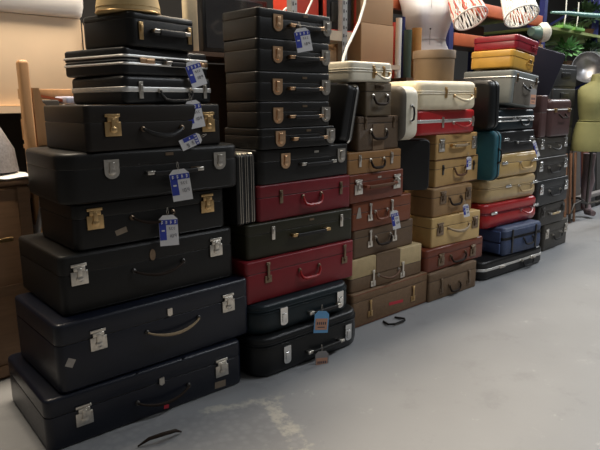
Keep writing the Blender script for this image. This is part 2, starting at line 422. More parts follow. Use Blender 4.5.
def patch_on(root, w_, ht, yf, u, v, sx_, sz_, m, name='sticker', ang=0, dep=.0012):
    return MB().box((0, 0, 0), (sx_, dep, sz_)).build(name, m, root, loc=((u-.5)*w_, yf-.0008, v*ht), rot=(0, R(ang), 0))

CT = {
'1.1':(0.606,-0.030,0.000,0.840,0.535,0.209,-3.2),
'1.2':(0.670,-0.030,0.209,0.850,0.490,0.271,-0.9),
'1.3':(0.728,0.030,0.480,0.756,0.500,0.233,-1.2),
'1.4':(0.803,0.046,0.713,0.655,0.407,0.183,-1.6),
'1.5':(0.757,0.018,0.896,0.742,0.480,0.189,-3.5),
'1.6':(0.860,0.003,1.085,0.582,0.400,0.170,0.9),
'1.7':(1.018,0.004,1.255,0.440,0.355,0.108,10.2),
'1.8':(1.026,0.004,1.363,0.446,0.365,0.103,14.1),
'1.9':(1.052,-0.008,1.466,0.318,0.300,0.127,11.7),
'2.1':(1.508,-0.122,0.000,0.653,0.405,0.193,-2.3),
'2.2':(1.524,-0.080,0.193,0.602,0.373,0.146,-3.4),
'2.3':(1.531,-0.028,0.339,0.693,0.430,0.202,-2.5),
'2.4':(1.560,-0.004,0.541,0.672,0.417,0.168,-3.1),
'2.5':(1.641,0.006,0.709,0.610,0.378,0.173,-1.2),
'2.6':(1.645,0.006,0.882,0.611,0.379,0.165,0.3),
'2.7':(1.649,-0.005,1.047,0.469,0.291,0.097,-1.6),
'2.8':(1.648,-0.001,1.144,0.438,0.259,0.119,-1.6),
'2.9':(1.647,-0.001,1.263,0.444,0.254,0.133,-1.0),
'2.10':(1.654,0.001,1.396,0.448,0.260,0.142,0.3),
'2.11':(1.658,0.003,1.538,0.467,0.260,0.129,1.6),
'3.1':(2.284,-0.006,0.000,0.680,0.421,0.204,-1.9),
'3.2':(2.291,0.016,0.204,0.624,0.387,0.191,-2.6),
'3.3':(2.319,0.023,0.395,0.540,0.335,0.164,-0.5),
'3.4':(2.308,0.021,0.559,0.511,0.317,0.160,-1.0),
'3.5':(2.261,0.005,0.719,0.468,0.290,0.156,0.1),
'3.6':(2.259,0.011,0.875,0.449,0.279,0.120,-0.1),
'3.7':(2.342,0.015,0.995,0.353,0.222,0.188,1.4),
'3.8':(2.392,0.007,1.183,0.215,0.190,0.180,1.3),
'3.9':(2.268,0.006,1.363,0.325,0.230,0.104,-1.0),
'4.1':(2.969,-0.044,0.000,0.510,0.316,0.188,-3.3),
'4.2':(2.950,-0.026,0.188,0.638,0.395,0.152,-2.4),
'4.3':(3.030,-0.005,0.340,0.498,0.260,0.192,-5.4),
'4.4':(3.044,0.003,0.532,0.424,0.240,0.187,-2.7),
'4.5':(3.083,0.018,0.719,0.550,0.341,0.178,2.9),
'4.6':(3.072,0.013,0.897,0.492,0.348,0.158,1.2),
'4.7':(2.863,0.011,1.055,0.628,0.390,0.152,-0.8),
'4.8':(2.854,0.004,1.207,0.522,0.300,0.174,-7.6),
'5.1':(3.594,-0.056,0.000,0.810,0.502,0.138,-4.2),
'5.2':(3.86,-0.068,0.138,0.482,0.285,0.210,-5.8),
'5.3':(3.710,0.013,0.348,0.693,0.429,0.184,-4.4),
'5.4':(3.722,0.024,0.532,0.665,0.413,0.180,-4.6),
'5.5':(3.83,0.004,0.712,0.568,0.352,0.171,-2.8),
'5.6':(3.83,0.008,0.883,0.525,0.325,0.164,-1.4),
'5.7':(3.835,0.018,1.047,0.548,0.340,0.174,0.2),
'6.1':(4.722,0.022,0.000,0.478,0.297,0.231,0.8),
'6.2':(4.619,0.027,0.231,0.443,0.275,0.182,-1.8),
'6.3':(4.519,0.014,0.413,0.573,0.355,0.210,-0.3),
'6.4':(4.490,0.019,0.623,0.564,0.350,0.184,-0.3),
'6.5':(4.495,0.023,0.807,0.557,0.345,0.163,0.5),
}
# ------------------------------------------------------------------ tower 1
def x11(root, w_, dep, ht, yf):
    patch_on(root, w_, ht, yf, .857, .16, .055, .030, sticker, ang=3)
    patch_on(root, w_, ht, yf, .55, .10, .022, .016, redlabel, 'label', ang=10)
    MB().poly([(-.011, .015), (.011, .015), (.011, -.012), (0, -.018), (-.011, -.012)], 0, -.006).build('lock_plate', nickel, root, loc=(.033*w_, yf, ht*.68))
    for u in (.42, .66): MB().box((0, dep*.5-.0, 0), (.010, dep, .002)).build('lid_rib', navy, root, loc=((u-.5)*w_, -dep/2, ht+.0))
suitcase('1.1', 'large dark navy suitcase lying on the floor at the bottom of the nearest tower', navy, lid=.66, r=.03, bev=.014,
         latch='square', lz=.53, lat=(.16, .869), handle=((.406, .674), 'bow', .40), hm=dkbrown_l, hmm=dkmetal, piping=navy, extra=x11)
def x12(root, w_, dep, ht, yf):
    patch_on(root, w_, ht, yf, .05, .44, .030, .032, stickergr, 'scuff', ang=30)
    MB().poly([(-.011, .015), (.011, .015), (.011, -.012), (0, -.018), (-.011, -.012)], 0, -.006).build('lock_plate', nickel, root, loc=(.028*w_, yf, ht*.78))
suitcase('1.2', 'deep dark navy suitcase with pale tan handle, second from floor in nearest tower', navy, lid=.70, r=.03, bev=.014,
         latch='square', lz=.66, lat=(.177, .863), handle=((.406, .683), 'bow', .56), hm=tan_l, hmm=dkmetal, piping=navy, extra=x12)
def x13(root, w_, dep, ht, yf):
    MB().poly([(.013*math.cos(a), .024*math.sin(a)) for a in [2*PI*k/16 for k in range(16)]], 0, -.003).build('emblem', bronze, root, loc=(-.02*w_, yf, ht*.76))
suitcase('1.3', 'black suitcase with square nickel latches and oval bronze emblem above its handle', blackm, lid=.68, r=.028, bev=.014,
         latch='square', lz=.67, lat=(.09, .875), handle=((.37, .658), 'bow', .54), hm=dkbrown_l, hmm=dkmetal, piping=black, extra=x13, ends=None)
def x14(root, w_, dep, ht, yf):
    patch_on(root, w_, ht, yf, .267, .31, .048, .022, sticker, ang=-14)
suitcase('1.4', 'black suitcase with brass square latches and a small tilted tan sticker in the nearest tower', black, lid=.68, r=.028, bev=.012,
         latch='square', lz=.66, lat=(.117, .856), lm=brass, handle=((.336, .604), 'bow', .58), hm=dkbrown_l, hmm=bronze, piping=black, extra=x14)
def x15(root, w_, dep, ht, yf):
    patch_on(root, w_, ht, yf, .554, .88, .034, .012, bronze, 'badge', dep=.003)
    patch_on(root, w_, ht, yf, .70, .52, .04, .018, bronze, 'badge', dep=.003)
suitcase('1.5', 'wide black suitcase with rounded nickel latches, overhanging others in the nearest tower', blackm, lid=.68, r=.07, bev=.016,
         latch='dome', lz=.67, lat=(.245, .852), handle=((.432, .72), 'bar', .52), hm=blk_l, hmm=nickel, piping=black, extra=x15)
suitcase('1.6', 'brown-black suitcase with brass latches, under the two silver-banded briefcases', brownblack, lid=.62, r=.02, bev=.008,
         latch='square', lz=.56, lat=(.17, .885), lm=brass, handle=((.373, .665), 'bow', .46), hm=blk_l, hmm=bronze, thick=1.5)
suitcase('1.7', 'slim black hard briefcase with one wide silver band and two nickel clasps', abs_black, lid=.52, r=.025, bev=.016, name='briefcase',
         latch='slim', lz=.5, lat=(.162, .897), trim='wide', tm=alu, handle=((.36, .72), 'drop', .48), hm=blk_l, group='hard briefcases in the nearest tower')
suitcase('1.8', 'slim black hard briefcase with two thin silver lines, turned slightly, under the small top case', abs_black, lid=.55, r=.022, bev=.012, name='briefcase',
         latch='flat', lz=.53, lat=(.239, .898), trim='double', tm=alu, handle=((.44, .76), 'bar', .5), hm=blk_l, lm=nickel_warm_lit, group='hard briefcases in the nearest tower')
suitcase('1.9', 'small black leather case with brass clasps, topmost of the nearest tower', black, lid=.80, r=.03, bev=.012,
         latch='slim', lz=.46, lat=(.14, .879), lm=brass, handle=((.318, .80), 'bar', .48), hm=blk_l, hmm=nickel, thick=1.3)
# ------------------------------------------------------------------ tower 2
blackcase = dict(r=.02, bev=.006)
def badge(u, v, m=bronze, sx_=.03, sz_=.010):
    def f(root, w_, dep, ht, yf): patch_on(root, w_, ht, yf, u, v, sx_, sz_, m, 'badge', dep=.003)
    return f
suitcase('2.1', 'black rounded moulded suitcase on the floor under the second tower', blackv, lid=.80, r=.095, bev=.02, bulge=.006,
         latch='long', lz=.46, lat=(.25, .84), lm=chrome, handle=((.44, .76), 'bar', .33), hm=blk_l, trim='band', tm=blackv)
suitcase('2.2', 'teal-black rounded moulded suitcase, second from the floor in the second tower', tealb, lid=.76, r=.095, bev=.020, bulge=.006,
         latch='long', lz=.50, lat=(.27, .84), lm=chrome, handle=((.52, .82), 'bar', .36), hm=blk_l, trim='band', tm=tealb)
suitcase('2.3', 'larger crimson suitcase with a red handle, between the teal-black and the olive suitcases', red2, lid=.70, r=.02, bev=.008,
         latch='tall', lz=.68, lat=(.18, .893), lm=bronze, handle=((.455, .637), 'drop', .55), hm=redv, hmm=bronze)
suitcase('2.4', 'dark olive suitcase sandwiched between the two red suitcases', olive, lid=.70, r=.02, bev=.008,
         latch='slim', lz=.68, lat=(.222, .873), lm=nickel, handle=((.394, .716), 'bar', .52), hm=blk_l, hmm=brass, extra=badge(.576, .88))
suitcase('2.5', 'upper red suitcase beside the upright banded briefcase in the second tower', redm, lid=.66, r=.02, bev=.008,
         latch='slim', lz=.64, lat=(.221, .873), lm=bronze, handle=((.441, .643), 'drop', .56), hm=redv, hmm=bronze)
suitcase('2.6', 'black suitcase with rounded latches resting directly on the upper red suitcase', black, lid=.66, r=.045, bev=.008,
         latch='dome', lz=.66, lat=(.265, .88), lm=(nickel_warm_lit, nickel), handle=((.425, .77), 'bar', .50), hm=blk_l, extra=badge(.594, .83, nickel))  # left latch has the warm reflection in its colour, right one is plain nickel
for key, nth, lv in (('2.7', 'fifth', .52), ('2.8', 'fourth', .50), ('2.9', 'third', .52), ('2.10', 'second', .55), ('2.11', 'top', .58)):
    lab = {'2.7': 'thin black case, lowest of the five narrow black cases',
           '2.8': 'plain black case, second from the bottom of the five narrow black cases',
           '2.9': 'middle one of the five narrow black cases topping the second tower',
           '2.10': 'narrow black case directly under the topmost one of the second tower',
           '2.11': 'topmost narrow black case of the second tower with a price tag on its handle'}[key]
    suitcase(key, lab, black, lid=lv+.12, latch='dome', lz=lv, lat=(.25, .925), lm=(nickel_warm_lit, nickel), handle=((.41, .82), 'bar', lv-.08),
             hm=blk_l, hmm=(nickel_warm_lit), extra=badge(.62, .82 if key != '2.11' else .88), **blackcase)  # left latches and handle mounts carry the painted warm reflection
# upright briefcase leaning beside the upper red case
def upright_case(name, label, loc, size, rot, m, bands, tm, group=None, r=.025, handle=True, bev=.01, lidm=None, split=0, br=.0035):
    """a briefcase standing on edge: thickness along x, length along y (front edge faces -y), height z"""
    t, l, h = size
    root = empty(name, loc, 0, label, name.replace('_', ' '), group, rot)
    # build in a frame where slab normal is +x
    def T(mb):
        mb.v = [(p[2], p[0], p[1]+h/2) for p in mb.v]; return mb
    sm = t*.5
    T(MB().rslab(l, h, -t/2, split-.001, r, bev, .001)).build('body', m, root)
    T(MB().rslab(l, h, split+.001, t/2, r, .001, bev)).build('lid', lidm or m, root)
    for b_ in bands:
        T(MB().ring_rect(l+.002, h+.002, b_, r, br)).build('trim_band', tm, root)
    if handle:
        ho = MB().tube([(0, -l/2-.001, h*.36), (0, -l/2-.020, h*.39), (0, -l/2-.024, h*.5), (0, -l/2-.020, h*.61), (0, -l/2-.001, h*.64)], .006).build('handle', blk_l, root)
        for q in (.36, .64): MB().box((0, -l/2-.003, h*q), (.02, .008, .016), bev=.002).build('handle_mount', tm, ho)
    return root
upright_case('briefcase', 'black briefcase standing on edge with thin vertical silver bands, left of the upper red suitcase', (1.576, .175, .710), (.108, .33, .325), (0, 0, 0),
             abs_black, (-.036, -.024, -.004, .008, .028, .040), nickel, handle=False, r=.02, br=.0022)
# ------------------------------------------------------------------ tower 3
def straps(us, sw, m, wrap=True, v0=0, v1=1, name='strap'):
    def f(root, w_, dep, ht, yf):
        for u in us:
            x = (u-.5)*w_; q = MB(); q.box((x, yf-.0015, (v0+v1)/2*ht), (sw, .004, (v1-v0)*ht-.004))
            if wrap: q.box((x, -.002, ht+.0005), (sw, dep+.002, .003))
            q.build(name, m, root)
    return f
def both(*fs):
    def f(*a):
        for g_ in fs: g_(*a)
    return f
def x31(root, w_, dep, ht, yf):
    patch_on(root, w_, ht, yf, .55, .36, .13, .018, redlabel, 'label', ang=4)
    MB().tube([(.44*w_-.05, yf-.004, .012), (.44*w_-.02, yf-.05, .008)], .002).v
suitcase('3.1', 'brown tweed suitcase with brass catches and a red strip label on the floor', tweed, lid=.74, r=.02, bev=.012,
         latch='tall', lz=.46, lat=(.215, .781), lm=brass, extra=both(x31), piping=redbr)
# handle at its top edge
suitcase('3.2', 'two-tone cream and brown canvas suitcase above the brown tweed one', canvasb, lidm=cream_c, lid=.42, r=.02, bev=.008,
         latch='tall', lz=.30, lat=(.29, .70), lm=nickel, handle=((.36, .64), 'bow', .36), hm=brown_l, hmm=nickel,
         extra=straps((.495,), .21, canvasb, v0=.42, name='panel'))
suitcase('3.3', 'mocha brown suitcase with long nickel catches, directly under the reddish brown one', mocha, lid=.72, r=.02, bev=.010,
         latch='tall', lz=.62, lat=(.255, .656), lm=nickel, handle=((.34, .58), 'drop', .62), hm=dkbrown_l)
def x34(root, w_, dep, ht, yf):
    MB().poly([(-.022, -.03), (.022, -.03), (.010, .03), (-.004, .03)], 0, -.0015).build('sticker', stickergr, root, loc=((.10-.5)*w_, yf-.0006, .62*ht))
suitcase('3.4', 'reddish brown suitcase with a pale triangular sticker near its left edge', redbr, lid=.6, r=.012, bev=.006,
         latch='tall', lz=.58, lat=(.279, .641), lm=nickel, handle=((.36, .56), 'drop', .56), hm=redbr, extra=x34)
suitcase('3.5', 'oxblood leather suitcase with a straight brown handle and white badge in tower three', redbr2, lid=.72, r=.014, bev=.007,
         latch='square', lz=.56, lat=(.156, .857), lm=nickel, handle=((.271, .797), 'bar', .55), hm=brown_l, hmm=redbr, extra=badge(.53, .82, nickel))
suitcase('3.6', 'tan leather suitcase with dark handle under the small brown canvas case', tan, lid=.66, r=.014, bev=.007,
         latch='slim', lz=.60, lat=(.203, .795), lm=nickel, handle=((.388, .637), 'drop', .60), hm=dkbrown_l, hmm=nickel)
suitcase('3.7', 'small brown canvas case with a lighter centre stripe and dark handle', canvasd, lid=.80, r=.014, bev=.010,
         latch='slim', lz=.82, lat=(.161, .856), lm=bronze, handle=((.283, .655), 'drop', .58), hm=dkbrown_l, hmm=nickel, extra=straps((.47,), .10, canvasb, name='stripe', v1=.78, wrap=False))
suitcase('3.8', 'little olive brown case with dark handle right under the off-white case', olivebr, lid=.72, r=.012, bev=.010,
         handle=((.25, .789), 'drop', .60), hm=dkbrown_l, hmm=nickel, latch='flat', lz=.86, lat=(.5, .5), lm=bronze)
suitcase('3.9', 'off-white flat hard case on top of the third tower', creamw, lid=.58, r=.03, bev=.014,
         latch='slim', lz=.5, lat=(.52, .76), lm=brass, handle=((.56, .9), 'bow', .42), hm=creamw, hmm=brass, trim='band', tm=creamw)
upright_case('briefcase', 'black briefcase standing on edge and leaning right, silver rim, against the brown canvas cases', (2.238, .175, 1.051), (.095, .33, .300), (0, R(13), 0),
             abs_black, (.022,), chrome, handle=False, r=.03, br=.009)
upright_case('vanity_case', 'white and grey rounded case standing on end with a dark handle beside tower three', (2.776, .125, 1.036), (.150, .27, .310), (0, 0, R(-3)),
             greyd, (), alu, lidm=creamw, r=.06, bev=.03, handle=True, split=-.045)
# dark case bridging towers three and four
root = upright_case('briefcase', 'black case standing on edge with vertical silver rim, bridging towers three and four', (2.903, .135, .7205), (.11, .30, .312), (0, 0, R(48)),
             abs_black, (.0,), alu, handle=False, r=.03, br=.005)
# ------------------------------------------------------------------ tower 4
suitcase('4.1', 'brown canvas suitcase on the floor at the bottom of the fourth tower', canvasb, lid=.7, r=.014, bev=.008,
         latch='tall', lz=.46, lat=(.239, .82), lm=bronze, handle=((.40, .62), 'drop', .40), hm=dkbrown_l, hmm=bronze)
suitcase('4.2', 'oxblood suitcase, second from the floor in the fourth tower', redbr2, lid=.68, r=.03, bev=.014,
         latch='square', lz=.46, lat=(.242, .792), lm=bronze, handle=((.399, .648), 'drop', .50), hm=dkbrown_l, hmm=bronze)
suitcase('4.3', 'straw yellow suitcase with a pale cream handle in the fourth tower', straw, lid=.66, r=.012, bev=.006,
         latch='square', lz=.60, lat=(.163, .88), lm=bronze, handle=((.324, .749), 'bow', .58), hm=tan_l, hmm=tan_l, thick=1.4)
suitcase('4.4', 'camel canvas suitcase with two dark latches sitting on the straw yellow suitcase', tan2, lid=.68, r=.02, bev=.012,
         latch='square', lz=.66, lat=(.238, .87), lm=bronze, handle=((.391, .678), 'drop', .60), hm=dkbrown_l, hmm=bronze)
suitcase('4.5', 'light tan suitcase with brown edge binding and brown handle in the fourth tower', straw2, lid=.66, r=.012, bev=.006,
         latch='slim', lz=.62, lat=(.154, .874), lm=dkmetal, handle=((.408, .674), 'drop', .60), hm=brown_l, hmm=bronze, piping=brown_l)
suitcase('4.6', 'pale tan suitcase with silver latches directly below the bright red suitcase', straw2, lid=.64, r=.012, bev=.006,
         latch='square', lz=.58, lat=(.12, .917), lm=nickel, handle=((.34, .70), 'bar', .54), hm=tan_l, hmm=brass)
suitcase('4.7', 'bright red suitcase with a silver band under the large cream suitcase', redv, lid=.56, r=.05, bev=.018,
         latch='slim', lz=.50, lat=(.40, .925), lm=nickel, handle=((.577, .873), 'bow', .46), hm=redv, hmm=nickel, trim='wide', tm=alu)
suitcase('4.8', 'large cream moulded suitcase topping the fourth tower, under the round brown hatbox', creamv, lid=.60, r=.05, bev=.034,
         latch='slim', lz=.60, lat=(.44, .94), lm=brass, handle=((.582, .89), 'bow', .48), hm=creamv, hmm=brass, trim='band', tm=creamv, thick=1.3)
# ------------------------------------------------------------------ tower 5
suitcase('5.1', 'black moulded suitcase with a broad silver band on the floor under tower five', abs_black, lid=.56, r=.07, bev=.024, bulge=.003,
         latch='flat', lz=.53, lat=(.30, .80), lm=nickel, handle=((.615, .788), 'drop', .50), hm=blk_l, trim='wide', tm=alu)
def x52(root, w_, dep, ht, yf):
    for z0_, z1_ in ((.018, ht*.44), (ht*.50, ht-.025)): MB().rslab(.012, dep-.05, z0_, z1_, .004, .004, .004, off=(-w_/2-.007, 0, 0)).build('end_panel', bluel, root)
    for u in (.2, .82):
        MB().box(((u-.5)*w_, yf-.003, ht*.5), (.02, .005, ht*.86), bev=.001).build('strap', blk_l, root)
suitcase('5.2', 'dark blue soft nylon suitcase above the black one with a silver band', bluev, lid=.62, r=.03, bev=.020, bulge=.006,
         handle=((.5, .74), 'drop', .5), hm=blk_l, hmm=dkmetal, trim='band', tm=blk_l, extra=x52)
suitcase('5.3', 'glossy red rounded suitcase with silver lock plate in tower five', redv, lid=.60, r=.07, bev=.026, bulge=.006,
         latch='flat', lz=.62, lat=(.15, .93), lm=chrome, handle=((.64, .85), 'bow', .52), hm=redv, hmm=chrome, trim='band', tm=redm)
suitcase('5.4', 'champagne gold rounded suitcase directly above the glossy red rounded one', gold, lid=.60, r=.07, bev=.026, bulge=.006,
         latch='flat', lz=.62, lat=(.40, .93), lm=chrome, handle=((.60, .85), 'drop', .56), hm=gold, hmm=chrome, trim='band', tm=gold)
suitcase('5.5', 'golden tan suitcase right of the upright teal case in tower five', gold2, lid=.60, r=.05, bev=.018, bulge=.004,
         latch='flat', lz=.62, lat=(.16, .90), lm=chrome, handle=((.52, .80), 'drop', .56), hm=gold2, hmm=chrome)
suitcase('5.6', 'black suitcase with silver clasps on the golden tan suitcase', abs_black, lid=.54, r=.03, bev=.014,
         latch='flat', lz=.64, lat=(.20, .90), lm=chrome, handle=((.45, .8), 'bar', .48), hm=blk_l, hmm=chrome, h=.163)
suitcase('5.7', 'ribbed teal and silver suitcase just under the tilted grey vanity case', tealb, lidm=tealb, lid=.56, r=.05, bev=.018, h=.150,
         latch='flat', lz=.58, lat=(.42, .88), lm=chrome, handle=((.55, .78), 'drop', .52), hm=blk_l, hmm=chrome, trim='double', tm=alu)
upright_case('suitcase', 'teal fabric suitcase standing on edge at the left of tower five', (3.722, .115, .7125), (.09, .34, .345), (0, R(0), 0),
             tealn, (0.0,), blk_l, group='old suitcases piled up in the row of towers', r=.05, bev=.02, handle=True)
upright_case('suitcase', 'black soft suitcase standing on edge under the tilted grey vanity case', (3.690, .130, 1.062), (.125, .34, .340), (0, R(-3), 0),
             blackv, (0.0,), blk_l, group='old suitcases piled up in the row of towers', r=.06, bev=.03, handle=False)
# grey vanity case, tilted
def grey_case():
    root = empty('vanity_case', (4.095, .17, 1.222), 0, 'grey vanity case tilted to the right under the yellow case', 'vanity case', None, (0, R(5), 0))
    w_, d_, h_ = .40, .40, .235
    MB().rslab(w_, d_, 0, h_*.80, .025, .012, .002).build('body', greyv, root)
    MB().rslab(w_+.006, d_+.006, h_*.80+.002, h_, .028, .003, .012).build('lid', greyv, root)
    MB().ring_rect(w_+.006, d_+.006, h_*.80, .026, .004).build('trim_band', alu, root)
    MB().rslab(.004, .004, 0, .001, .001, 0, 0)
    e = MB().box((0, -d_/2-.002, h_*.40), (w_*.86, .005, h_*.74), bev=.002).build('front_panel', greyd, root)
    ho = MB().tube([(-w_*.14, -d_/2-.006, h_*.62), (-w_*.11, -d_/2-.03, h_*.50), (0, -d_/2-.035, h_*.46), (w_*.11, -d_/2-.03, h_*.50), (w_*.14, -d_/2-.006, h_*.62)], .007).build('handle', blk_l, root)
    for x in (-.14, .14): MB().box((w_*x, -d_/2-.006, h_*.63), (.02, .008, .02), bev=.002).build('handle_mount', nickel, ho)
    for x in (-.36, .36): MB().box((w_*x, -d_/2-.008, h_*.80), (.02, .008, .05), bev=.002).build('latch', bronze, root)
grey_case()
def box_case(name, label, loc, size, rot, m, lidfrac, lm, handle_side=.75, group=None, cat=None):
    w_, d_, h_ = size
    root = empty(name, loc, 0, label, cat or name.replace('_', ' '), group, rot)
    MB().rslab(w_, d_, 0, h_*lidfrac, .03, .01, .002).build('body', m, root)
    MB().rslab(w_+.008, d_+.008, h_*lidfrac+.001, h_, .034, .002, .012).build('lid', m, root)
    MB().box(((handle_side-.5)*w_, -d_/2-.007, h_*lidfrac-.01), (.035, .010, .03), bev=.002).build('latch', lm, root)
    ho = MB().tube([((handle_side-.5)*w_-.05, -d_/2-.004, h_*.42), ((handle_side-.5)*w_, -d_/2-.028, h_*.34), ((handle_side-.5)*w_+.05, -d_/2-.004, h_*.42)], .006).build('handle', m, root)
    return root
box_case('vanity_case', 'mustard yellow case with a gold clasp on the grey vanity case', (4.105, .165, 1.476), (.36, .33, .125), (0, R(5), R(2)), yellow, .62, brass)
box_case('vanity_case', 'maroon red flat case, topmost of tower five', (4.145, .165, 1.604), (.37, .34, .098), (0, R(5), R(3)), maroon, .55, maroon)
# ------------------------------------------------------------------ tower 6
for key, lab, mm, lv, l_, hk in (
    ('6.1', 'dark grey suitcase on the floor at the bottom of the farthest tower', greyc, .66, nickel, 'drop'),
    ('6.2', 'charcoal suitcase with a pale yellow handle in the farthest tower', charl, .66, dkmetal, 'bar'),
    ('6.3', 'black suitcase third from the floor in the farthest tower', char, .66, chrome, 'drop'),
    ('6.4', 'charcoal suitcase fourth from the floor in the farthest tower', charl, .66, chrome, 'drop'),
    ('6.5', 'dark grey suitcase with chrome latches under the brown vanity case in the farthest tower', greyc, .70, chrome, 'bow')):
    suitcase(key, lab, mm, lid=lv, r=.02, bev=.010, latch='square', lz=lv-.02, lat=(.13, .92), lm=l_, handle=((.38, .72), hk, .52),
             hm=gold if key == '6.2' else blk_l, hmm=nickel)
def vanity():
    root = empty('vanity_case', (4.85, .16, .971), 0, 'glossy plum brown vanity case with top handle on the farthest tower', 'vanity case')
    w_, d_, h_ = .42, .30, .30
    MB().rslab(w_, d_, 0, h_*.72, .05, .015, .002, off=(0, 0, 0)).build('body', brownv, root)
    MB().rslab(w_, d_, h_*.72+.002, h_, .05, .002, .035).build('lid', brownv, root)
    MB().ring_rect(w_+.002, d_+.002, h_*.72, .05, .005).build('trim_band', alu, root)
    for x in (-.13, .13): MB().box((x, -d_/2-.006, h_*.70), (.04, .012, .03), bev=.003).build('latch', brass, root)
    MB().tube([(-.06, -d_/2-.004, h_*.60), (-.05, -d_/2-.03, h_*.50), (.05, -d_/2-.03, h_*.50), (.06, -d_/2-.004, h_*.60)], .007).build('handle', dkbrown_l, root)
vanity()
suitcase('', 'brown case standing beside the plum vanity case at the top of the farthest tower', brownv, pos=(4.50, .02, .971, .10, .30, .33, 0), lid=.6, r=.02, bev=.012)
upright_case('suitcase', 'dark navy hard suitcase tilted on top of the plum brown vanity case', (4.68, .22, 1.31), (.12, .30, .37), (R(18), 0, R(26)),
             darkn, (), alu, group='old suitcases piled up in the row of towers', r=.03, handle=False)

# ------------------------------------------------------------------ price tags
def price_tag(label, key, u, v, w_=.055, h_=.085, lean=0, out=.03, style='blue', pos=None):
    if pos is None:
        X, Y, Z, cw, dep, ht, ro = CT[key]; ro = R(ro)
        p = Vector((X, Y, Z))+Vector((math.cos(ro), math.sin(ro), 0))*cw*u-Vector((-math.sin(ro), math.cos(ro), 0))*out+Vector((0, 0, ht*v))
    else: p = Vector(pos); ro = 0
    yawt = ro+R(-22)
    root = empty('price_tag', p, 0, label, 'price tag', 'price tags tied to the cases', (R(-4), R(lean), yawt))
    c = w_*.22
    m0 = {'blue': paper, 'card': ltblue, 'grey': greycard}[style]
    MB().poly([(-w_/2, -h_), (w_/2, -h_), (w_/2, -c), (w_/2-c, 0), (-w_/2+c, 0), (-w_/2, -c)], 0, .0008).build('card', m0, root, smooth=False)
    MB().tube([(0, .012, .030), (-.004, .004, .012), (0, -.001, -.006), (.004, .004, .012), (.002, .012, .030)], .0008, 5).build('string', stringm, root)
    if style == 'blue':
        q = MB(); q.box((0, -.0006, -h_*.235), (w_*.98, .0006, h_*.17)); q.box((-w_*.31, -.0006, -h_*.55), (w_*.36, .0006, h_*.52)); q.build('blue_print', tagblue, root, smooth=False)
        q = MB()
        for k in range(4):   # blurred shop lettering
            x = (-.36+.235*k)*w_; q.box((x, -.0012, -h_*.235), (.0022, .0006, h_*.12)); q.box((x+.003, -.0012, -h_*.20), (.004, .0006, h_*.03)); q.box((x+.003, -.0012, -h_*.25), (.004, .0006, h_*.03))
        q.box((-w_*.3, -.0012, -h_*.5), (w_*.16, .0006, h_*.05)); q.build('lettering', paper, root, smooth=False)
        q = MB()
        def dig(x, z, s, segs):
            P_ = {'t': (0, s, 1, .18), 'm': (0, 0, 1, .18), 'b': (0, -s, 1, .18), 'l1': (-.5, .5, 0, 1), 'r1': (.5, .5, 0, 1), 'l2': (-.5, -.5, 0, 1), 'r2': (.5, -.5, 0, 1)}
            for sg in segs:
                a_, b_, hz, _ = P_[sg]
                if hz: q.box((x, -.0012, z+(1 if sg == 't' else -1 if sg == 'b' else 0)*s), (s, .0006, .0013))
                else: q.box((x+a_*s, -.0012, z+b_*s), (.0013, .0006, s))
        s_ = h_*.05
        for i, dgt in enumerate((('r1', 'r2'), ('t', 'b', 'l1', 'l2', 'r1', 'r2'), ('t', 'm', 'l1', 'r1', 'r2'))): dig(w_*(.02+.16*i), -h_*.68, s_, dgt)
        for i in range(3): dig(w_*(.05+.13*i), -h_*.44, s_*.7, ('t', 'l1', 'm', 'r2', 'b') if i == 0 else ('t', 'l1', 'l2', 'b'))
        q.build('printed_price', ink, root, smooth=False)
    else:
        q = MB(); q.box((0, -.0006, -h_*.60), (w_*.84, .0006, h_*.52)); q.build('price_panel', orangec, root, smooth=False)
        q = MB()
        for i in range(5): q.box((w_*(-.28+.14*i), -.0012, -h_*.56), (w_*.08, .0006, h_*.12))
        q.box((0, -.0012, -h_*.74), (w_*.5, .0006, h_*.04)); q.build('printed_price', ink, root, smooth=False)
    return root
price_tag('blue and white price tag hanging from the upper briefcase just below the small top case', '1.8', .70, .62, .07, .105, lean=-18, out=.035)
price_tag('blue and white price tag in front of the dark brown-black suitcase near its right latch', '1.7', .66, .12, .070, .112, lean=-10, out=.04)
price_tag('crumpled tag lying nearly sideways at the lower right of the brown-black suitcase', '1.6', .78, .22, .045, .09, lean=68, out=.045)
price_tag('bright blue and white price tag on the wide black suitcase with rounded latches', '1.5', .59, .56, .078, .125, lean=-6, out=.045)
price_tag('blue and white price tag on the black suitcase with the tilted tan sticker', '1.4', .545, .56, .075, .125, lean=0, out=.045)
price_tag('slanting blue and white price tag on the topmost narrow black case', '2.11', .47, .40, .078, .105, lean=-10, out=.045)
price_tag('light blue and peach tag on the teal-black moulded suitcase', '2.2', .62, .42, .075, .11, lean=6, out=.055, style='card')
price_tag('grey and peach tag hanging on the bottom black moulded suitcase', '2.1', .54, .34, .07, .10, lean=4, out=.055, style='grey')
price_tag('blue and white tag hanging in front of the reddish brown suitcase with the triangular sticker', '3.4', .61, .52, .05, .11, lean=-10, out=.035)
price_tag('small blue and white tag hanging before the camel canvas suitcase', '4.4', .68, .34, .045, .085, lean=-8, out=.045)
price_tag('small greyish tag on the light tan suitcase with brown binding', '4.5', .64, 1.0, .04, .085, lean=0, out=.035)
price_tag('pinkish tag dangling from the handle of the tilted grey vanity case', '', 0, 0, .055, .13, lean=4, pos=(4.12, -.085, 1.345), style='grey')
price_tag('thin white tag on the black suitcase above the golden tan one', '5.6', .82, .50, .030, .13, lean=-22, out=.045)
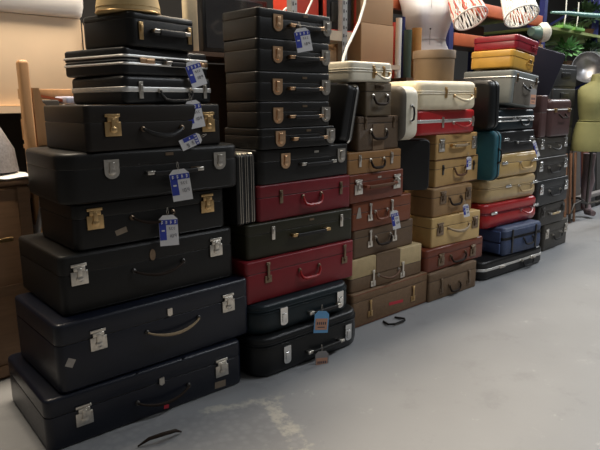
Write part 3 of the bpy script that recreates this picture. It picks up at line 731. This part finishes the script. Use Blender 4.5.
# handles on the floor in front of towers one and three
tag(MB().tube([(.860, -.215, .006), (.90, -.232, .028), (.95, -.25, .034), (1.0, -.252, .028), (1.03, -.243, .006)], [.003, .007, .008, .007, .003]).build('leather_handle', dkbrown_l),
    'loose curved dark leather handle on the floor before the nearest tower', 'handle')
tag(MB().tube([(2.50, -.055, .006), (2.475, -.11, .010), (2.50, -.135, .012), (2.59, -.14, .012), (2.615, -.12, .010), (2.60, -.06, .006)], .006).build('carrying_handle', blk_l),
    'black loop handle lying on the floor before the brown tweed suitcase', 'handle')

# ------------------------------------------------------------------ items standing on towers
def lampshade():
    root = empty('lampshade', (1.112, .12, 1.594), 0, 'cream fabric lampshade standing on the small top case of the nearest tower', 'lampshade')
    MB().lathe([(.122, 0), (.119, .02), (.104, .10), (.085, .20), (.087, .20), (.106, .10), (.121, .02)], 36).build('fabric_shade', mat('golden_cream_fabric', (.62, .44, .20), .7, noise=.15), root)
    MB().tube([((.121)*math.cos(2*PI*k/32), .121*math.sin(2*PI*k/32), .003) for k in range(32)], .003, 6, closed=True).build('rim', brass, root)
lampshade()
def hatbox():
    root = empty('hatbox', (3.232, .165, 1.382), 0, 'round brown hatbox with a white paper scrap on the large cream suitcase', 'hatbox')
    MB().lathe([(.0, 0), (.124, 0), (.126, .003), (.130, .150), (0, .150)], 40).build('body', cardd, root)
    MB().lathe([(.132, .142), (.135, .143), (.135, .187), (.132, .191), (0, .191)], 40).build('lid', cardd, root)
    a = -.45
    q = MB()
    for k in range(4): q.box((.1365*math.cos(a-.02*k), .1365*math.sin(a-.02*k), .175-k*.017), (.004, .012, .016), rot=(0, 0, a))
    q.build('paper_scrap', paper, root)
hatbox()

# ------------------------------------------------------------------ shelving behind
def slotted_post(loc, h, name='upright', par=None):
    q = MB(); q.box((0, 0, h/2), (.045, .003, h)); q.box((-.021, .02, h/2), (.003, .04, h))
    o = q.build(name, galv, par, loc=loc)
    s = MB()
    for k in range(int(h/.05)):
        s.box((-.010, -.0025, .03+k*.05), (.008, .0015, .022)); s.box((.012, -.0025, .03+k*.05), (.006, .0015, .012))
    tag(s.build('slots', dark, o), kind='stuff')
    return o
steel = empty('steel_shelving', (2.3, .8, 0), 0, 'grey slotted steel shelving behind the second and third towers', 'shelving')
for x, y in ((.56, -.20), (.12, -.20), (.56, .25), (.12, .25), (1.13, .25)): slotted_post((x, y, 0), 2.7, 'upright', steel)
for z in (.5, 1.0, 1.50, 2.32): MB().box((.62, .02, z), (1.06, .44, .03)).build('shelf_board', mat('cream_shelf_board', (.52, .44, .33), .6, noise=.1), steel)
MB().box((.36, .02, 1.675), (.54, .44, .06)).build('shelf_board', MATS['cream_shelf_board'], steel)
# red case and black bag with orange-red edge
def bag():
    root = empty('soft_bag', (2.88, .76, 1.706), 0, 'black bag with an orange-red zip edge on the steel shelf', 'bag')
    MB().rslab(.28, .20, 0, .36, .05, .03, .03).build('body', char, root)
    for y in (-.102,):
        pts = []
        for cx, cz, a0 in ((.10, .05, -PI/2), (.10, .31, 0), (-.10, .31, PI/2), (-.10, .05, PI)):
            for k in range(5): a = a0+PI/2*k/4; pts.append((cx+.045*math.cos(a), y, cz+.045*math.sin(a)))
        MB().tube(pts, .012, 8, closed=True).build('edge_band', orred, root)
    MB().box((.0, -.103, .12), (.18, .01, .12), bev=.003).build('pocket', dark, root)
    MB().lathe([(0, 0), (.008, 0), (0, .006)], 10, (.04, -.108, .15), rot=(PI/2, 0, 0)).build('zip_pull', nickel, root)
bag()
root = empty('suitcase', (2.60, .78, 1.706), 0, 'orange-red suitcase standing on the steel shelf left of the black bag', 'suitcase')
MB().rslab(.24, .20, 0, .34, .03, .02, .02).build('body', orred, root)
MB().box((0, -.105, .24), (.10, .012, .02), bev=.003).build('handle', blk_l, root)
tag(MB().rslab(.10, .16, 0, .10, .008, .003, .003).build('small_box', card, loc=(2.80, .74, 1.516)), 'small brown box on the shelf below the black bag', 'box')
# white cables
tag(MB().tube([(2.27, .50, 1.78), (2.22, .5, 1.74), (2.25, .5, 1.70), (2.34, .5, 1.715), (2.42, .5, 1.76), (2.47, .5, 1.84), (2.48, .5, 2.0)], .006).build('cable', whitep), 'thin white cable looping above the second tower', 'cable')
tag(MB().tube([(2.41, .20, 1.466), (2.43, .21, 1.50), (2.48, .23, 1.56), (2.56, .26, 1.63), (2.66, .30, 1.72), (2.74, .33, 1.83), (2.78, .35, 1.95), (2.80, .36, 2.1)], .008).build('cable', whitep), 'thick white bent cable rising from the off-white case of tower three', 'cable')
# cardboard boxes
for i, (z, h_, dx, lab) in enumerate(((1.515, .265, 0, 'lower cardboard box stacked behind the third tower'), (1.781, .30, -.01, 'upper cardboard box stacked behind the third tower'))):
    root = empty('cardboard_box', (3.205+dx, .80, z), 0, lab, 'box', 'cardboard boxes stacked on the steel shelving')
    MB().rslab(.345, .38, 0, h_, .004, .003, .003).build('carton', card, root)
    MB().box((0, 0, h_+.0008), (.06, .382, .0016)).build('packing_tape', mat('packing_tape', (.45, .30, .17), .3), root)
# television
root = empty('television', (2.11, .86, 1.545), 0, 'black flat television on the shelf behind the second tower', 'television')
MB().box((.06, 0, .165), (.48, .05, .32), bev=.008).build('casing', abs_black, root)
MB().box((.06, -.027, .168), (.44, .004, .28)).build('screen', screen, root)
MB().box((.06, .0, .004), (.22, .14, .008)).build('stand', char, root)
root = empty('shelf_unit', (1.82, .98, 0), 0, 'dark wooden shelf unit carrying the black television', 'shelf')
MB().box((.16, 0, 1.53), (.84, .44, .024)).build('shelf_board', woodd, root)
MB().box((.16, 0, 1.0), (.84, .44, .024)).build('shelf_board', woodd, root)
for x in (-.25, .57): MB().box((x, 0, .76), (.03, .44, 1.52)).build('side_panel', woodd, root)
MB().box((.16, .21, .76), (.80, .012, 1.5)).build('back_panel', woodd, root)
tag(MB().rslab(.085, .05, 0, .40, .02, .01, .01).build('cream_bolster', mat('cream_upholstery', (.46, .38, .25), .7, noise=.15), loc=(1.845, .83, 1.543)), 'tall cream padded panel standing left of the television', 'bolster')
# rolls
for i, (x, y, r_, h_, m_, lab) in enumerate(((3.49, .66, .022, .42, whitep, 'white tube among the rolls left of the white dress form'), (3.52, .74, .022, .40, orred, 'thin red tube among the rolls left of the white dress form'),
        (3.56, .63, .030, .34, greenroll, 'dark green roll left of the white dress form'), (3.585, .70, .02, .44, blue_b, 'blue tube at the back of the rolls left of the white dress form'), (3.655, .62, .036, .36, tanroll, 'orange tan roll touching the white dress form'))):
    tag(MB().lathe([(0, 0), (r_, 0), (r_, h_), (r_*.8, h_), (r_*.8, h_-.03), (0, h_-.03)], 20).build('roll', m_, loc=(x+.01, y, 1.431)), lab, 'roll', 'rolls and tubes standing behind tower four')
side = empty('wooden_table', (3.98, .85, 0), 0, 'dark wooden shelf table under the white dress form', 'table')
MB().box((0, 0, 1.415), (1.04, .6, .03)).build('table_top', woodd, side)
for x in (-.5, .5):
    for y in (-.25, .25): MB().box((x*.96, y, .70), (.05, .05, 1.40)).build('leg', woodd, side)
# white dress form
def torso(name, label, loc, rz, prof, m, seamz=None, pin=None, group=None, extra=None, neck=None):
    root = empty(name, loc, rz, label, 'dress form', group)
    q = MB(); rings = []
    for z, a, b_, yo, *ex in prof:
        ring = []
        for k in range(40):
            t = 2*PI*k/40; cx = math.cos(t); sy = math.sin(t)
            x = a*math.copysign(abs(cx)**.92, cx); y = b_*math.copysign(abs(sy)**.92, sy)+yo
            if ex and sy < 0: # bust
                for s in (-1, 1):
                    y -= ex[0]*math.exp(-((x-s*a*.48)/(a*.34))**2)
            ring.append((x, y, z))
        rings.append(ring)
    q.ringloft(rings); q.build('torso', m, root)
    return root
prof = [(0, .155, .105, 0), (.02, .17, .12, 0), (.08, .182, .13, .01), (.16, .176, .125, .01), (.22, .150, .105, .005), (.27, .128, .090, 0), (.30, .122, .086, 0), (.34, .130, .090, 0),
        (.40, .148, .100, 0, .02), (.46, .165, .105, 0, .045), (.50, .172, .105, 0, .050), (.55, .182, .100, .005, .030), (.60, .195, .090, .01, .01), (.65, .19, .08, .015), (.69, .13, .065, .02), (.72, .07, .055, .02), (.78, .055, .052, .02), (.79, .04, .04, .02)]
wd = torso('dress_form', 'white dress form torso with a dark seam pin behind the brown hatbox', (3.94, .72, 1.431), R(-42), [(p[0], p[1]*1.16, *p[2:]) for p in prof], mannw)
MB().ring_rect(.284, .174, .30, .086, .0025).build('waist_seam', mat('grey_seam', (.35, .35, .37), .8), wd)
MB().tube([(0, -.093, .22), (0, -.090, .30), (0, -.095, .36), (0, -.108, .44), (0, -.115, .5), (0, -.098, .6)], .0015, 5).build('centre_seam', MATS['grey_seam'], wd)
MB().lathe([(0, 0), (.008, 0), (0, .008)], 12, (0, -.098, .375), rot=(PI/2, 0, 0)).build('pin', ink, wd)
MB().lathe([(0, 0), (.06, 0), (.06, .01), (.02, .014)], 20, (0, 0, -.0)).build('base_plate', dkmetal, wd)
# pallet racking
def racking():
    root = empty('pallet_racking', (5.4, 1.0, 0), 0, 'orange and blue pallet racking behind the far towers', 'shelving')
    for x in (-.86, .92, 2.35):
        q = MB()
        for y in (-.08, .75): q.box((x, y, 1.6), (.065, .06, 3.2))
        for k in range(6): q.box((x, .335, .3+k*.5), (.03, .80, .03), rot=(R(25 if k % 2 else -25), 0, 0))
        q.build('upright_frame', blue_b, root)
    for z, x0, x1 in ((1.80, -.81, .87), (2.09, -.81, .87), (1.0, -.81, .87)):
        MB().box(((x0+x1)/2, -.08, z), (x1-x0, .05, .105), bev=.004).build('beam', orange_b, root)
        MB().box(((x0+x1)/2, .33, z+.04), (x1-x0, .78, .02)).build('shelf_board', woodd, root)
    MB().box((-1.55, -.08, 2.03), (1.28, .05, .12), bev=.004).build('beam', orange_b, root)
    for z in (1.62, 2.03):
        MB().box((1.9, .33, z), (1.95, .95, .03)).build('shelf_board', mat('greenish_shelf_board', (.20, .24, .08), .6, noise=.2), root)
racking()
# things in the dark racking bays
for i, (x, z, w_, h_, m_, lab) in enumerate(((4.85, 1.855, .34, .16, dark, 'dark cloth bundle on the racking behind the first lattice shade'), (5.30, 1.855, .40, .14, mat('umber_cloth', (.08, .05, .035), .8, noise=.3), 'umber cloth bundle on the orange racking beam'),
                                            (4.95, 1.055, .45, .40, char, 'charcoal crate on the lower racking shelf'), (5.75, 1.055, .35, .42, woodd, 'dark wooden crate on the lower racking shelf'))):
    tag(MB().rslab(w_, .4, 0, h_, .03, .02, .02).build('bundle' if i < 2 else 'crate', m_, loc=(x, 1.32, z)), lab, 'bundle' if i < 2 else 'crate')
# lattice lampshades
def droop(c, tilt, rollv):
    c = Vector(c).normalized(); r_ = Vector((0, 0, 1)).cross(c)   # c points into the room
    upv = Vector((0, 0, 1))*math.cos(R(tilt))-c*math.sin(R(tilt))
    upv = upv*math.cos(R(rollv))-r_*math.sin(R(rollv))
    return tuple(Vector((0, 0, 1)).rotation_difference(upv).to_euler())
def lattice(label, loc, rot, r0, r1, h_, seed, col2=None):
    rnd = random.Random(seed)
    root = empty('lattice_lampshade', loc, 0, label, 'lampshade', None, rot)
    q = MB()
    for z, rr_ in ((0, r0), (h_, r1)): q.tube([(rr_*math.cos(2*PI*k/36), rr_*math.sin(2*PI*k/36), z) for k in range(36)], .007, 6, closed=True)
    q.build('rim', whitep, root)
    q = MB(); q2_ = MB()
    for k in range(64):
        a = 2*PI*k/64; pts = []
        for t in half(1, 5):
            aa = a+rnd.uniform(-.10, .10); rr_ = r0+(r1-r0)*t; pts.append((rr_*math.cos(aa), rr_*math.sin(aa), h_*t))
        (q2_ if (col2 and k % 5 in (0, 1) and k > 24) else q).tube(pts, .0052, 5)
    tag(q.build('lattice', whitep, root), kind='stuff')
    if col2: tag(q2_.build('coloured_lattice', col2, root), kind='stuff')
    MB().tube([(0, 0, h_), (0, 0, h_+.5)], .003, 5).tube([(-r1, 0, h_), (r1, 0, h_)], .003, 5).build('cord', whitep, root)
lattice('white lattice lampshade with orange-red strands hanging left of the other one', (4.03, .40, 1.868), droop((-.855, -.52, 0), 26, 22), .128, .105, .24, 1, orred)
lattice('plain white lattice lampshade hanging above the maroon red case', (4.82, .40, 1.955), droop((-.88, -.47, 0), 28, 16), .138, .115, .25, 2)
# clip lamp
def cliplamp():
    root = empty('floor_lamp', (5.20, .40, 0), 0, 'sage green lamp with an ivory round face showing above the dark navy suitcase', 'lamp')
    MB().lathe([(0, 0), (.035, .0), (.045, .03), (.055, .12), (.058, .17), (0, .17)], 24, (-.19, .0, 1.845), rot=(0, R(90), 0)).build('lamp_body', greenl, root)
    MB().lathe([(.0, 0), (.07, .0), (.085, .03), (.08, .06), (.045, .09), (0, .10)], 24, (-.03, 0, 1.845), rot=(0, R(80), R(-40))).build('lamp_face', mat('ivory_enamel', (.75, .70, .58), .35), root)
    MB().tube([(0, 0, 0.02), (.0, 0, 1.80)], .009, 8).build('pole', brass, root)
    MB().lathe([(0, 0), (.11, 0), (.10, .018), (0, .025)], 24).build('base', dkmetal, root)
    MB().box((0, 0, 1.70), (.055, .035, .10), bev=.006).build('wooden_collar', wood, root)
cliplamp()
# drawer tower
def tower():
    root = empty('drawer_tower', (5.97, .70, 0), 0, 'dark grey plastic drawer tower beside the olive green dress form', 'drawers')
    MB().box((0, 0, .80), (.58, .42, 1.62), bev=.01).build('cabinet', char, root)
    for k in range(8):
        o = MB().box((0, -.215, .12+k*.195), (.52, .02, .165), bev=.006).build('drawer', char, root)
        MB().box((0, -.228, .14+k*.195), (.20, .012, .05), bev=.004).build('drawer_pull', abs_black, o)
tower()
# olive dress form on an iron scroll stand
prof2 = [(.0, .215, .16, 0), (.02, .222, .165, 0), (.12, .215, .155, 0), (.22, .200, .140, 0), (.295, .178, .125, 0), (.305, .155, .11, 0), (.33, .158, .11, 0), (.40, .172, .115, 0, .015),
         (.48, .185, .12, 0, .04), (.55, .195, .115, 0, .035), (.62, .195, .10, .01), (.66, .165, .085, .015), (.69, .10, .07, .02), (.715, .06, .06, .02), (.77, .055, .055, .02)]
od = torso('dress_form', 'olive green dress form with a flared waist standing at the right edge', (6.42, .33, .74), R(-40), prof2, olivef)
MB().tube([(0, 0, -.74+.12), (0, 0, .02)], .015, 10).build('stand_pole', dkmetal, od)
MB().lathe([(0, 0), (.055, 0), (.05, .015), (0, .02)], 20, (0, .02, .77)).build('neck_cap', olivef, od)
MB().ring_rect(.318, .226, .315, .112, .006).build('waist_seam', olivef, od)
for k in range(3):
    a = R(215+120*k); c, s_ = math.cos(a), math.sin(a)
    MB().tube([(c*r_, s_*r_, z-.74) for r_, z in ((0, .17), (.14, .21), (.27, .19), (.34, .09), (.345, .018), (.31, .014), (.30, .04))], .014, 8).build('leg', dkmetal, od)
tag(MB().lathe([(0, .0), (.05, .005), (.11, .035), (.15, .09), (.165, .16), (.160, .16), (.14, .09), (.10, .045), (0, .015)], 36, rot=(R(84), 0, R(-52))).build('metal_bowl', mat('tarnished_silver', (.36, .36, .37), .42, 1, noise=.3, nscale=20), loc=(6.84, .66, 1.60)), 'round silver metal bowl turned towards the room behind the olive dress form', 'bowl')
tag(MB().lathe([(0, .0), (.04, .0), (.06, .02), (.065, .10), (.05, .12), (0, .12)], 24).build('silver_canister', alu, loc=(6.62, -.10, 1.03)), 'silver canister at the right edge beside the olive dress form', 'canister')
st = empty('wooden_stool', (6.66, -.10, 0), 0, 'dark wooden stool under the silver canister at the right edge', 'stool')
MB().lathe([(0, 0), (.13, 0), (.13, .03), (0, .03)], 24, (0, 0, 1.0)).build('seat', woodd, st)
for k in range(4):
    a = PI/4+PI/2*k; MB().tube([(.09*math.cos(a), .09*math.sin(a), 1.0), (.15*math.cos(a), .15*math.sin(a), 0)], .013, 8).build('leg', woodd, st)
# leaning poles & boards
for i in range(6):
    x = 5.97+.055*i; lab = 'orange-brown wooden pole leaning behind the iron stand, ' + ['leftmost of the row', 'second from the left', 'third from the left', 'third from the right', 'second from the right', 'rightmost of the row'][i]
    tag(MB().tube([(0, 0, 0), (.012*(i % 3), .05, .725)], .012, 8).build('wooden_pole', chopst, loc=(x, .36+.02*(i % 2), .002)), lab, 'pole', 'wooden poles leaning beside the farthest tower')
for i, (x, w_, m_, lab) in enumerate(((6.36, .16, dark, 'black board leaning left of the mauve velvet boot shape'), (6.55, .14, woodd, 'dark brown board leaning just left of the mauve boot shape'), (6.76, .20, mat('greyish_board', (.10, .085, .075), .6, noise=.3), 'greyish board leaning behind the mauve boot shape'), (7.02, .14, mat('reddish_board', (.16, .06, .04), .5, noise=.3), 'reddish board leaning under the olive dress form'), (7.22, .16, char, 'charcoal board leaning at the right edge'), (7.45, .22, dark, 'wide black board leaning at the far right edge'))):
    tag(MB().box((0, 0, .365), (w_, .03, .71), rot=(R(-5), 0, 0)).build('leaning_board', m_, loc=(x, .60, .005)), lab, 'board')
tag(MB().tube([(0, 0, .68), (0, 0, .5), (.02, 0, .38), (.0, 0, .26), (-.03, -.02, .12), (-.06, -.06, .05), (-.12, -.14, .045)], [.065, .055, .07, .055, .045, .045, .03], 14).build('velvet_boot', mauve, loc=(6.62, .42, .012)), 'mauve velvet boot-shaped form standing under the olive dress form', 'form')
tag(MB().rslab(1.5, .30, 0, .05, .02, .01, .01).build('low_plinth', mat('grey_plinth', (.20, .18, .17), .7, noise=.3), loc=(7.35, .66, .14)), 'low grey plinth board beneath the leaning boards at the right edge', 'plinth')
# plants and glass on the far shelves
def plant(name, label, loc, r_, n, m_, seed, pot=None, sz=.06, kind='leaf'):
    rnd = random.Random(seed); root = empty(name, loc, 0, label, 'plant')
    MB().lathe([(0, 0), (r_*.35, 0), (r_*.45, .07), (r_*.40, .07), (r_*.38, .06), (0, .06)], 18).build('pot', pot or woodd, root)
    q = MB()
    for k in range(n):
        a = rnd.uniform(0, 2*PI); e_ = rnd.uniform(-.2, 1.3); d_ = Vector((math.cos(a)*math.cos(e_), math.sin(a)*math.cos(e_), math.sin(e_)))
        p = Vector((0, 0, .07+r_*.5))+d_*r_*rnd.uniform(.5, 1); s_ = Vector((-d_.y, d_.x, rnd.uniform(-.3, .3))).normalized()*sz*.4; t_ = (d_+Vector((0, 0, -.4))).normalized()*sz
        up_ = s_.cross(t_).normalized()*sz*.12
        q.add([p-t_*.5, p+s_+up_, p+t_, p-s_+up_], [(0, 1, 2), (0, 2, 3)])
    q.tube([(0, 0, .05), (0, 0, .07+r_*.6)], .006, 6)
    tag(q.build('foliage', m_, root), kind='stuff')
plant('potted_plant', 'pale green leafy plant on the shelf behind the silver bowl', (7.05, .95, 1.645), .17, 130, leafm, 3)
plant('potted_plant', 'dark leafy plant on the shelf right of the clip lamp', (6.55, 1.1, 1.645), .20, 160, leafd, 4, sz=.07)
plant('potted_plant', 'dark trailing plant at the upper right corner shelf', (7.75, 1.0, 2.055), .22, 150, leafd, 5, sz=.08)
plant('potted_plant', 'dusty green plant at the right edge above the silver bowl', (7.65, .9, 1.645), .18, 120, leafd, 6, sz=.07)
for i, x in enumerate((6.75, 7.08)):
    root = empty('grass_pot', (x, .88, 2.046), 0, ['left tray of bright green artificial grass on the upper shelf', 'right tray of bright green artificial grass on the upper shelf'][i], 'plant', 'trays of artificial grass')
    MB().box((0, 0, .015), (.24, .12, .03), bev=.004).build('tray', greenp, root)
    q = MB(); rnd = random.Random(i)
    for k in range(150):
        px_, py_ = rnd.uniform(-.11, .11), rnd.uniform(-.05, .05); h_ = rnd.uniform(.02, .05)
        q.add([(px_-.003, py_, .03), (px_+.003, py_, .03), (px_+rnd.uniform(-.01, .01), py_, .03+h_)], [(0, 1, 2)])
    tag(q.build('grass_blades', greenp, root), kind='stuff')
    MB().tube([(.02, .0, .03), (.04, 0, .16), (.03, 0, .32)], .007, 6).build('stem', whitep, root)
for i, (x, z, y, rz_) in enumerate(((7.28, 1.665, .78, 10), (7.42, 1.665, .74, -20), (7.60, 1.665, .70, 30))):
    tag(MB().lathe([(0, 0), (.05, 0), (.02, .012), (.012, .05), (.05, .10), (.085, .15), (.09, .17), (.08, .15), (.045, .10), (0, .06)], 24).build('glass_bowl', glassm, loc=(x, y, z-.018)),
        ['stemmed milky glass bowl left of the other two on the plant shelf', 'middle stemmed milky glass bowl on the plant shelf', 'stemmed milky glass bowl at the right edge of the plant shelf'][i], 'glass', 'milky glass bowls on the plant shelf')
tag(MB().tube([(6.25, .80, 2.165), (6.6, .78, 2.19), (7.1, .78, 2.215), (7.7, .75, 2.25)], [.012, .02, .026, .03], 10).build('teal_rod', tealg), 'teal painted rod across the upper right shelves', 'rod')

# ------------------------------------------------------------------ left side behind tower 1
def trunk():
    root = empty('storage_chest', (.52, .98, 0), 0, 'brown wooden storage chest at the left edge behind the nearest tower', 'chest')
    MB().box((0, 0, .45), (.70, .50, .90), bev=.012).build('body', woodt, root)
    for x in (-.32, .32): MB().box((x, -.255, .45), (.05, .016, .88)).build('batten', woodt, root)
    for z in (.04, .42, .86): MB().box((0, -.254, z), (.70, .014, .05)).build('rail', woodt, root)
    MB().box((.19, -.266, .66), (.13, .008, .020), bev=.002).build('metal_strip', brass, root)
    MB().box((0, 0, .915), (.72, .52, .03), bev=.012).build('lid', woodt, root)
trunk()
q = MB(); rings = []
for i in range(13):
    t = i/12
    if t < .5: x = .62+.30*(t/.5); z = .933+.006*math.sin(t*20)
    else: x = .905+.02*math.sin((t-.5)*9); z = .93-.30*((t-.5)/.5)
    rings.append([(x, .715+.34*k/8, z+.004*math.sin(k*2+i)) for k in range(9)])
vs = [p for r_ in rings for p in r_]; fs = [(i*9+k, i*9+k+1, (i+1)*9+k+1, (i+1)*9+k) for i in range(12) for k in range(8)]
n_ = len(vs); vs += [(x+.006, y, z+.006) for x, y, z in vs]; fs += [tuple(a+n_ for a in f) for f in fs]
tag(q.add(vs, fs).build('white_cloth', white_f), 'pale cloth draped over the right edge of the wooden chest', 'cloth')
tag(MB().tube([(.66, .95, .96), (.70, .95, 1.06), (.74, .97, 1.20)], [.10, .085, .04], 14).tube([(.80, .92, .95), (.80, .92, 1.05), (.79, .95, 1.19)], [.09, .08, .03], 14).build('shaggy_cushion', furg), 'grey shaggy fabric heap on the wooden chest', 'fabric')
# wooden rack with scooped side
def rack():
    root = empty('wooden_rack', (.95, .80, 0), 0, 'light pine rack with a tall post and scooped side behind the nearest tower', 'rack')
    MB().rslab(.045, .045, 0, 1.46, .01, .004, .018, off=(-.03, 0, 0)).build('post', wood, root)
    pts = [(.0, 1.05), (.0, 1.335), (.03, 1.335), (.04, 1.27), (.075, 1.235), (.14, 1.225), (.14, 1.05)]
    MB().poly(pts, -.01, .012).build('scooped_side', wood, root)
    MB().box((.20, .16, 1.31), (.42, .02, .05), bev=.004).build('rail', wood, root)
    MB().box((.20, .16, 1.14), (.42, .02, .10), bev=.004).build('rail', wood, root)
    MB().box((.20, .08, 1.06), (.42, .18, .02)).build('bottom', wood, root)
    for x in (.38,): MB().box((x, .16, .65), (.04, .04, 1.30)).build('post', wood, root)
rack()
tag(MB().rslab(.12, .10, 0, .035, .01, .008, .008).build('folded_cloth', mat('blue_white_cloth', (.45, .46, .58), .8, noise=.4, nscale=60), loc=(1.16, .88, 1.262), rot=(0, 0, .2)), 'folded blue and white cloth in the pine rack', 'cloth')
tag(MB().rslab(.12, .10, 0, .19, .01, .008, .008).build('stacked_linen', mat('grey_linen', (.25, .24, .24), .8, noise=.3, nscale=40), loc=(1.16, .88, 1.071)), 'grey linen pile below the folded blue and white cloth', 'linen')
tag(MB().box((0, 0, 0), (.14, .03, .012), rot=(0, R(12), 0)).build('orange_folder', orange_b, loc=(1.06, .86, 1.288)), 'orange strip sticking out of the pine rack', 'folder')
tag(MB().rslab(.09, .07, 0, .21, .01, .008, .008).build('dark_book', dark, loc=(1.04, .87, 1.071)), 'dark block standing in the pine rack under the orange strip', 'book')
# big pale carton with white sheet on a shelf
lsh = empty('shelf_unit', (.75, 1.55, 0), 0, 'pale board shelf carrying the big pale carton at the upper left', 'shelf')
MB().box((0, 0, 1.235), (1.5, .7, .035)).build('shelf_board', cardb, lsh)
for x in (-.7, .7): MB().box((x, .2, .61), (.05, .25, 1.215)).build('side_panel', woodd, lsh)
MB().box((0, .2, .61), (1.35, .02, 1.21)).build('back_panel', dark, lsh)  # added dark sheet, stands in for the shade under the shelf
root = empty('cardboard_carton', (.80, 1.52, 1.2535), 0, 'big pale cardboard carton under the white bedding at the upper left', 'box')
MB().rslab(1.20, .55, 0, .47, .01, .006, .006).build('carton', cardb, root)
MB().poly([(0, 0), (.07, .0), (.05, .26), (-.0, .40)], -.005, .0).build('flap', cardb, root, loc=(.60, -.285, .05))
tag(MB().rslab(1.24, .60, 0, .20, .06, .03, .05, bulge=.01).build('white_bedding', white_f, loc=(.80, 1.52, 1.725)), 'bright white folded bedding on the big pale carton', 'bedding')
